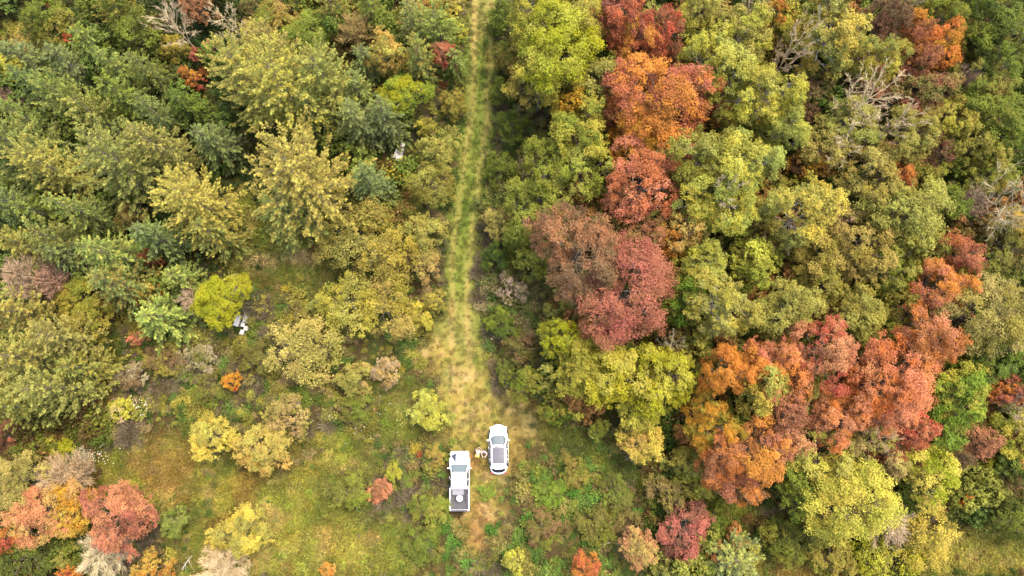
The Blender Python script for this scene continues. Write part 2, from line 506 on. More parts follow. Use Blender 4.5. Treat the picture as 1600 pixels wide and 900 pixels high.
def gz(x, y):
    return float(height(np.array([x]), np.array([y]))[0])

def ground():
    far = [75, 95, 130, 200, 400, 900, 2500, 6000]
    xs = np.concatenate([-np.array(far[::-1]), np.arange(-74.5, 74.6, .5), far])
    ys = np.concatenate([-np.array([50, 60, 80, 130, 400, 900, 2500, 6000][::-1]), np.arange(-49.5, 70.1, .5), [72, 90, 130, 200, 400, 900, 2500, 6000]])
    X, Y = np.meshgrid(xs, ys)
    Z = height(X, Y)
    nx, ny = len(xs), len(ys)
    V = np.stack([X, Y, Z], -1).reshape(-1, 3)
    i, j = np.meshgrid(np.arange(nx - 1), np.arange(ny - 1))
    a = (j * nx + i).ravel()
    F = np.stack([a, a + 1, a + nx + 1, a + nx], 1)
    cc = ground_colour(X.ravel(), Y.ravel())
    ctr = V[F].mean(1)
    _, _, tr, _, tn, _, pth = zones(ctr[:, 0], ctr[:, 1])
    which = np.where(tn > .5, 2, np.where(tr > .5, 1, np.where(pth > .5, 3, 0)))
    m, n, l, out = nodes_of("meadow_soil")
    ta = n.new("ShaderNodeAttribute"); ta.attribute_name = 'soil'
    tc = n.new("ShaderNodeTexCoord")
    n1 = n.new("ShaderNodeTexNoise"); n1.inputs['Scale'].default_value = 3.2; n1.inputs['Detail'].default_value = 8; n1.inputs['Roughness'].default_value = .75
    n2 = n.new("ShaderNodeTexNoise"); n2.inputs['Scale'].default_value = 14; n2.inputs['Detail'].default_value = 4
    l.new(tc.outputs['Object'], n1.inputs['Vector']); l.new(tc.outputs['Object'], n2.inputs['Vector'])
    f = math_node(n, l, 'ADD', math_node(n, l, 'MULTIPLY', n1.outputs[0], 1.5), math_node(n, l, 'MULTIPLY', n2.outputs[0], 1.1))
    sc = n.new("ShaderNodeVectorMath"); sc.operation = 'SCALE'
    l.new(ta.outputs['Color'], sc.inputs[0]); l.new(math_node(n, l, 'SUBTRACT', f, .3), sc.inputs['Scale'])
    p = n.new("ShaderNodeBsdfPrincipled"); p.inputs['Roughness'].default_value = .95; p.inputs['Specular IOR Level'].default_value = .1
    b = n.new("ShaderNodeBump"); b.inputs['Strength'].default_value = .7; b.inputs['Distance'].default_value = .06
    l.new(f, b.inputs['Height']); l.new(b.outputs[0], p.inputs['Normal'])
    l.new(sc.outputs[0], p.inputs['Base Color']); l.new(p.outputs[0], out.inputs[0])
    # one sheet of land, cut along the edges of the track, the clearing and the side path
    for k, (nm, lb) in enumerate((("ground", "grassy forest floor and meadow around the track"), ("track", "mown grass track with two pale wheel ruts running between the woods"),
                                  ("clearing", "worn tan dry-grass clearing where the pickup and SUV are parked"), ("path", "mossy green side path leading from the clearing into the woods"))):
        f = F[which == k]
        u, inv = np.unique(f, return_inverse=True)
        me = np_mesh(nm, V[u], inv.reshape(f.shape), smooth=True)
        c = me.attributes.new('soil', 'FLOAT_COLOR', 'POINT')
        c.data.foreach_set('color', np.concatenate([cc[u], np.ones((len(u), 1))], 1).astype(np.float32).ravel())
        tag(link(nm, me, m), lb, None, None, "structure")
ground()

# ------------------------------------------------------------------ weeds, brush and grass: uncountable, scattered as one object each
def hidden_kinds(name, meshes, mat):
    c = bpy.data.collections.new(name)
    for i, me in enumerate(meshes):
        me.materials.append(mat)
        c.objects.link(bpy.data.objects.new(f"{name}_{chr(97 + i)}", me))
    return c
def scatter(name, label, pts, rot, scl, tint, pid, kinds):
    me = bpy.data.meshes.new(name)
    me.vertices.add(len(pts)); me.vertices.foreach_set('co', pts.astype(np.float32).ravel())
    for nm, ty, key, v in (('rot', 'FLOAT_VECTOR', 'vector', rot), ('scl', 'FLOAT_VECTOR', 'vector', scl), ('tint', 'FLOAT_VECTOR', 'vector', tint)):
        a = me.attributes.new(nm, ty, 'POINT'); a.data.foreach_set(key, v.astype(np.float32).ravel())
    a = me.attributes.new('pid', 'INT', 'POINT'); a.data.foreach_set('value', pid.astype(np.int32))
    o = link(name, me)
    g = bpy.data.node_groups.new(name + "_scatter", 'GeometryNodeTree')
    g.interface.new_socket("Geometry", in_out='INPUT', socket_type='NodeSocketGeometry')
    g.interface.new_socket("Geometry", in_out='OUTPUT', socket_type='NodeSocketGeometry')
    n, l = g.nodes, g.links
    gi, go = n.new('NodeGroupInput'), n.new('NodeGroupOutput')
    ip = n.new('GeometryNodeInstanceOnPoints'); ci = n.new('GeometryNodeCollectionInfo')
    ci.inputs['Collection'].default_value = kinds
    ci.inputs['Separate Children'].default_value = True
    ci.inputs['Reset Children'].default_value = True
    def named(nm, ty):
        a = n.new('GeometryNodeInputNamedAttribute'); a.data_type = ty; a.inputs['Name'].default_value = nm
        return a.outputs['Attribute']
    l.new(gi.outputs[0], ip.inputs['Points']); l.new(ci.outputs[0], ip.inputs['Instance'])
    ip.inputs['Pick Instance'].default_value = True
    l.new(named('pid', 'INT'), ip.inputs['Instance Index'])
    l.new(named('rot', 'FLOAT_VECTOR'), ip.inputs['Rotation']); l.new(named('scl', 'FLOAT_VECTOR'), ip.inputs['Scale'])
    l.new(ip.outputs[0], go.inputs[0])
    md = o.modifiers.new("scatter", 'NODES'); md.node_group = g
    return tag(o, label, None, None, "stuff")

def weed(seed, Rw, Hw, stems, per, leaf, asp=.5):
    r = np.random.default_rng(seed)
    Ps, Ns, Ts = [], [], []
    for s in range(stems):
        a = r.random() * 6.28; lean = r.random() ** .6 * Rw
        e = np.array([math.cos(a) * lean, math.sin(a) * lean, Hw * r.uniform(.55, 1.1) * (1 - .3 * lean / Rw)])
        u = r.uniform(.35, 1.02, per)[:, None]
        Ps.append(e * u * np.array([1, 1, 1]) + r.normal(size=(per, 3)) * leaf * .75)
        Ns.append(np.array([0, 0, 1.]) + r.normal(size=(per, 3)) * .5 + np.array([math.cos(a), math.sin(a), 0]) * .3)
        Ts.append(np.clip(r.normal(1, .13) + r.normal(size=per) * .12 + (u[:, 0] - .7) * .4, .5, 1.6))
    P, N, T = np.concatenate(Ps), np.concatenate(Ns), np.concatenate(Ts)
    s = r.uniform(.6, 1.3, len(P))
    V, F = leaf_quads(P, N, leaf * s, leaf * asp * s, r=r)
    return np_mesh("weed", V, F, np.repeat(T, 4))
def brush(seed, Rw, Hw, n):
    r = np.random.default_rng(seed)
    a = r.random(n) * 6.28; ln = r.random(n) ** .6
    base = np.stack([np.cos(a) * ln * Rw * .5, np.sin(a) * ln * Rw * .5, r.uniform(0, .5, n) * Hw], 1)
    d = norm(np.stack([np.cos(a) * ln, np.sin(a) * ln, np.full(n, .8)], 1) + r.normal(size=(n, 3)) * .4)
    L = Hw * r.uniform(.4, .8, n)
    V, F = leaf_quads(base + d * L[:, None] / 2, np.cross(d, r.normal(size=(n, 3))), L, np.full(n, .028), D=d, r=r)
    return np_mesh("brush", V, F, np.repeat(r.uniform(.7, 1.3, n), 4))
def tuft(seed, n, h, spread=.22):
    r = np.random.default_rng(seed)
    a = r.random(n) * 6.28; ln = r.uniform(.15, 1.3, n)
    p0 = r.normal(size=(n, 3)) * spread * np.array([1, 1, 0])
    d = np.stack([np.cos(a) * ln, np.sin(a) * ln, np.full(n, 1.)], 1); d = norm(d)
    s = np.stack([-np.sin(a), np.cos(a), np.zeros(n)], 1)
    L = h * r.uniform(.5, 1.2, n)[:, None]; w = .021 * r.uniform(.7, 1.4, n)[:, None]
    p1 = p0 + d * L * .6; p2 = p1 + (d * np.array([1.5, 1.5, .25])) * L * .5
    V = np.stack([p0 - s * w, p0 + s * w, p1 + s * w * .8, p1 - s * w * .8, p2], 1).reshape(-1, 3)
    b = np.arange(n)[:, None] * 5
    t = np.clip(r.normal(1, .18, n), .5, 1.6)
    return np_mesh("tuft", V, [b + np.array([[0, 1, 2, 3]]), b + np.array([[3, 2, 4]])], np.repeat(t, 5))

PAL = {k: [np.array(c) for c in v] for k, v in {
    'open':  [(134, 134, 66), (110, 126, 52), (154, 134, 94), (148, 146, 66), (92, 116, 50), (136, 126, 80), (156, 148, 66)],
    'strip': [(116, 126, 62), (98, 120, 58), (148, 134, 98), (122, 128, 66), (146, 144, 70), (134, 124, 88), (104, 116, 64)],
    'low':   [(112, 132, 60), (96, 128, 54), (142, 134, 70), (134, 142, 62), (134, 116, 76), (92, 132, 52), (150, 138, 80)],
    'wood':  [(96, 112, 48), (82, 102, 44), (118, 122, 54), (128, 104, 64), (104, 122, 50), (142, 112, 66), (128, 130, 56)],
    'wet':   [(64, 84, 40), (74, 92, 48), (86, 100, 50), (92, 90, 50)]}.items()}
def undergrowth():
    r = np.random.default_rng(21)
    n = 46000
    x = r.uniform(-66, 66, n); y = r.uniform(-40, 64, n)
    px, py, track, rut, tan, mead, path = zones(x, y)
    keep = (px > -90) & (px < 1690) & (py > -90) & (py < 990)
    openness = np.maximum.reduce([track, tan, path * .97, mead * np.where(py > 500, .93, .9)])
    keep &= r.random(n) > openness * 1.02
    # keep the cars, the people and the boxes free
    for (cx, cy, rx, ry) in ((718, 752, 26, 58), (779, 702, 28, 50), (751, 709, 22, 20), (376, 504, 16, 20), (623, 238, 20, 24)):
        keep &= ~((np.abs(px - cx) < rx) & (np.abs(py - cy) < ry))
    x, y, px, py = x[keep], y[keep], px[keep], py[keep]; mead = mead[keep]
    n = len(x)
    zone = np.full(n, 'wood', dtype=object)
    zone[(px > 170) & (px < 705) & (py > 410)] = 'open'
    zone[(px < 450) & (py < 420)] = 'wet'
    zone[(px > 745) & (px < 865) & (py < 660)] = 'strip'
    zone[(px > 640) & (px < 1010) & (py > 660)] = 'low'
    zone[(px > 640) & (px < 745) & (py < 560)] = 'open'
    pal_n = fbm(x, y, 2.6, 2); pal_m = vnoise(x + 9, y, 1.1)
    tint = np.zeros((n, 3))
    for i in range(n):
        p = PAL[zone[i]]
        k = int(np.clip((pal_n[i] - .2) / .6 * len(p) + r.normal() * .8, 0, len(p) - 1))
        tint[i] = col(p[k]) * r.uniform(.65, 1.4)
    rare = r.random(n)
    tint[rare < .004] = col((178, 96, 58)); tint[(rare > .006) & (rare < .014)] = col((180, 160, 56))
    pid = r.integers(0, 5, n)
    grey = fbm(x + 80, y + 33, 4.0, 2)
    isb = (np.isin(zone, ['open', 'low', 'strip'])) & (r.random(n) < np.clip((grey - .5) * 3.0, 0, .6))
    pid[isb] = 5 + r.integers(0, 2, isb.sum())
    tint[isb] = np.array([col((158, 142, 122)) * q for q in r.uniform(.65, 1.15, isb.sum())]).reshape(-1, 3)
    s = np.interp(fbm(x, y + 40, 3.0, 2), [.25, .75], [.5, 1.4]) * r.uniform(.65, 1.3, n)
    s *= np.where(zone == 'wood', 1.5, 1.0) * np.where(mead > .4, .5, 1.0)
    scl = np.stack([s, s, s * r.uniform(.8, 1.2, n) * np.where(np.isin(zone, ['wood', 'wet']), 1.6, 1)], 1)
    rot = np.stack([r.normal(size=n) * .08, r.normal(size=n) * .08, r.random(n) * 6.28], 1)
    kinds = hidden_kinds("weed_kind", [weed(100 + i, .55, [.55, .8, .7, .95, .6][i], [16, 14, 22, 12, 26][i], [28, 32, 20, 32, 18][i], [.11, .125, .15, .12, .16][i], [.5, .45, .6, .35, .55][i]) for i in range(5)]
                         + [brush(110, .6, .9, 240), brush(111, .8, .7, 300)], M_weed)
    scatter("undergrowth", "tangled green and brown weeds and brambles between the trees and round the clearing",
            np.stack([x, y, height(x, y) - .04], 1), rot, scl, tint, pid, kinds)
undergrowth()

def meadow_grass():
    r = np.random.default_rng(22)
    n = 100000
    x = r.uniform(-62, 62, n); y = r.uniform(-36, 62, n)
    px, py, track, rut, tan, mead, path = zones(x, y)
    w = np.maximum.reduce([track * .95 * (1 - .65 * rut), tan * .9, mead, path])
    keep = (px > -60) & (px < 1660) & (py > -60) & (py < 960) & (r.random(n) < w * (.45 + .9 * (vnoise(x, y, 1.3) > .35)))
    for (cx, cy, rx, ry) in ((718, 752, 17, 48), (779, 702, 18, 41)):
        keep &= ~((np.abs(px - cx) < rx) & (np.abs(py - cy) < ry))
    x, y, px, py, track, tan, mead = (v[keep] for v in (x, y, px, py, track, tan, mead))
    n = len(x)
    tint = ground_colour(x, y) * r.uniform(.7, 1.75, n)[:, None]
    tint *= np.where(r.random(n) < .1, 1.45, 1.0)[:, None]
    g = r.random(n) < .16
    tint[g] = tint[g] * np.array([.72, .98, .8])
    short = np.maximum(track, tan)
    s = np.where(short > .5, r.uniform(.3, .62, n), r.uniform(.6, 1.35, n))
    scl = np.stack([s * 1.15, s * 1.15, s], 1)
    rot = np.stack([r.normal(size=n) * .12, r.normal(size=n) * .12, r.random(n) * 6.28], 1)
    kinds = hidden_kinds("tuft_kind", [tuft(200 + i, [46, 60, 38][i], [.42, .34, .5][i]) for i in range(3)], M_weed)
    scatter("grass", "yellow-green grass on the track, the clearing and the meadows", np.stack([x, y, height(x, y)], 1), rot, scl, tint, r.integers(0, 3, n), kinds)
meadow_grass()

def white_asters():
    r = np.random.default_rng(23)
    P, N = [], []
    for (cx, cy, rx, ry, k) in ((145, 706, 22, 18, 90), (215, 635, 18, 14, 60), (135, 735, 10, 8, 40), (560, 640, 60, 40, 50), (860, 560, 20, 60, 40)):
        for _ in range(k):
            p, _s = at(cx + r.normal() * rx * .6, cy + r.normal() * ry * .6, r.uniform(.6, 1.1))
            P.append(p); N.append((r.normal() * .4, r.normal() * .4, 1))
    P, N = np.array(P), np.array(N)
    Vs, Fs, o = [], [], 0
    for k in range(3):
        V, F = leaf_quads(P, N + r.normal(size=N.shape) * .25, r.uniform(.07, .12, len(P)), .05, r=r)
        Vs.append(V); Fs.append(F + o); o += len(V)
    me = np_mesh("white_flowers", np.concatenate(Vs), np.concatenate(Fs))
    ob = link("white_flowers", me, plain("white_petal", (.5, .48, .4), .7, spec=.1))
    tag(ob, "small white flower heads sprinkled over the weeds", None, None, "stuff")
white_asters()

# ------------------------------------------------------------------ trees
TINT = dict(
    yg=(180, 172, 72), byg=(162, 162, 36), lg=(160, 164, 84), gr=(116, 128, 46), mg=(136, 142, 54), dg=(90, 104, 44), ol=(152, 140, 66), oly=(166, 156, 82),
    gold=(196, 170, 88), ye=(202, 184, 82), ora=(208, 136, 66), amb=(196, 146, 54), pk=(206, 138, 106), rd=(184, 102, 74), rb=(168, 114, 84), pkd=(178, 114, 92), mar=(138, 92, 76),
    pe=(190, 166, 98), sp=(126, 138, 72), bl=(112, 126, 80), pi=(166, 164, 86), piy=(180, 168, 84), be=(198, 172, 146), br=(128, 104, 74), gy=(178, 162, 138),
    wh=(214, 192, 162), pkb=(184, 152, 134), bg=(122, 146, 48), tan=(172, 150, 98), dol=(116, 114, 56))
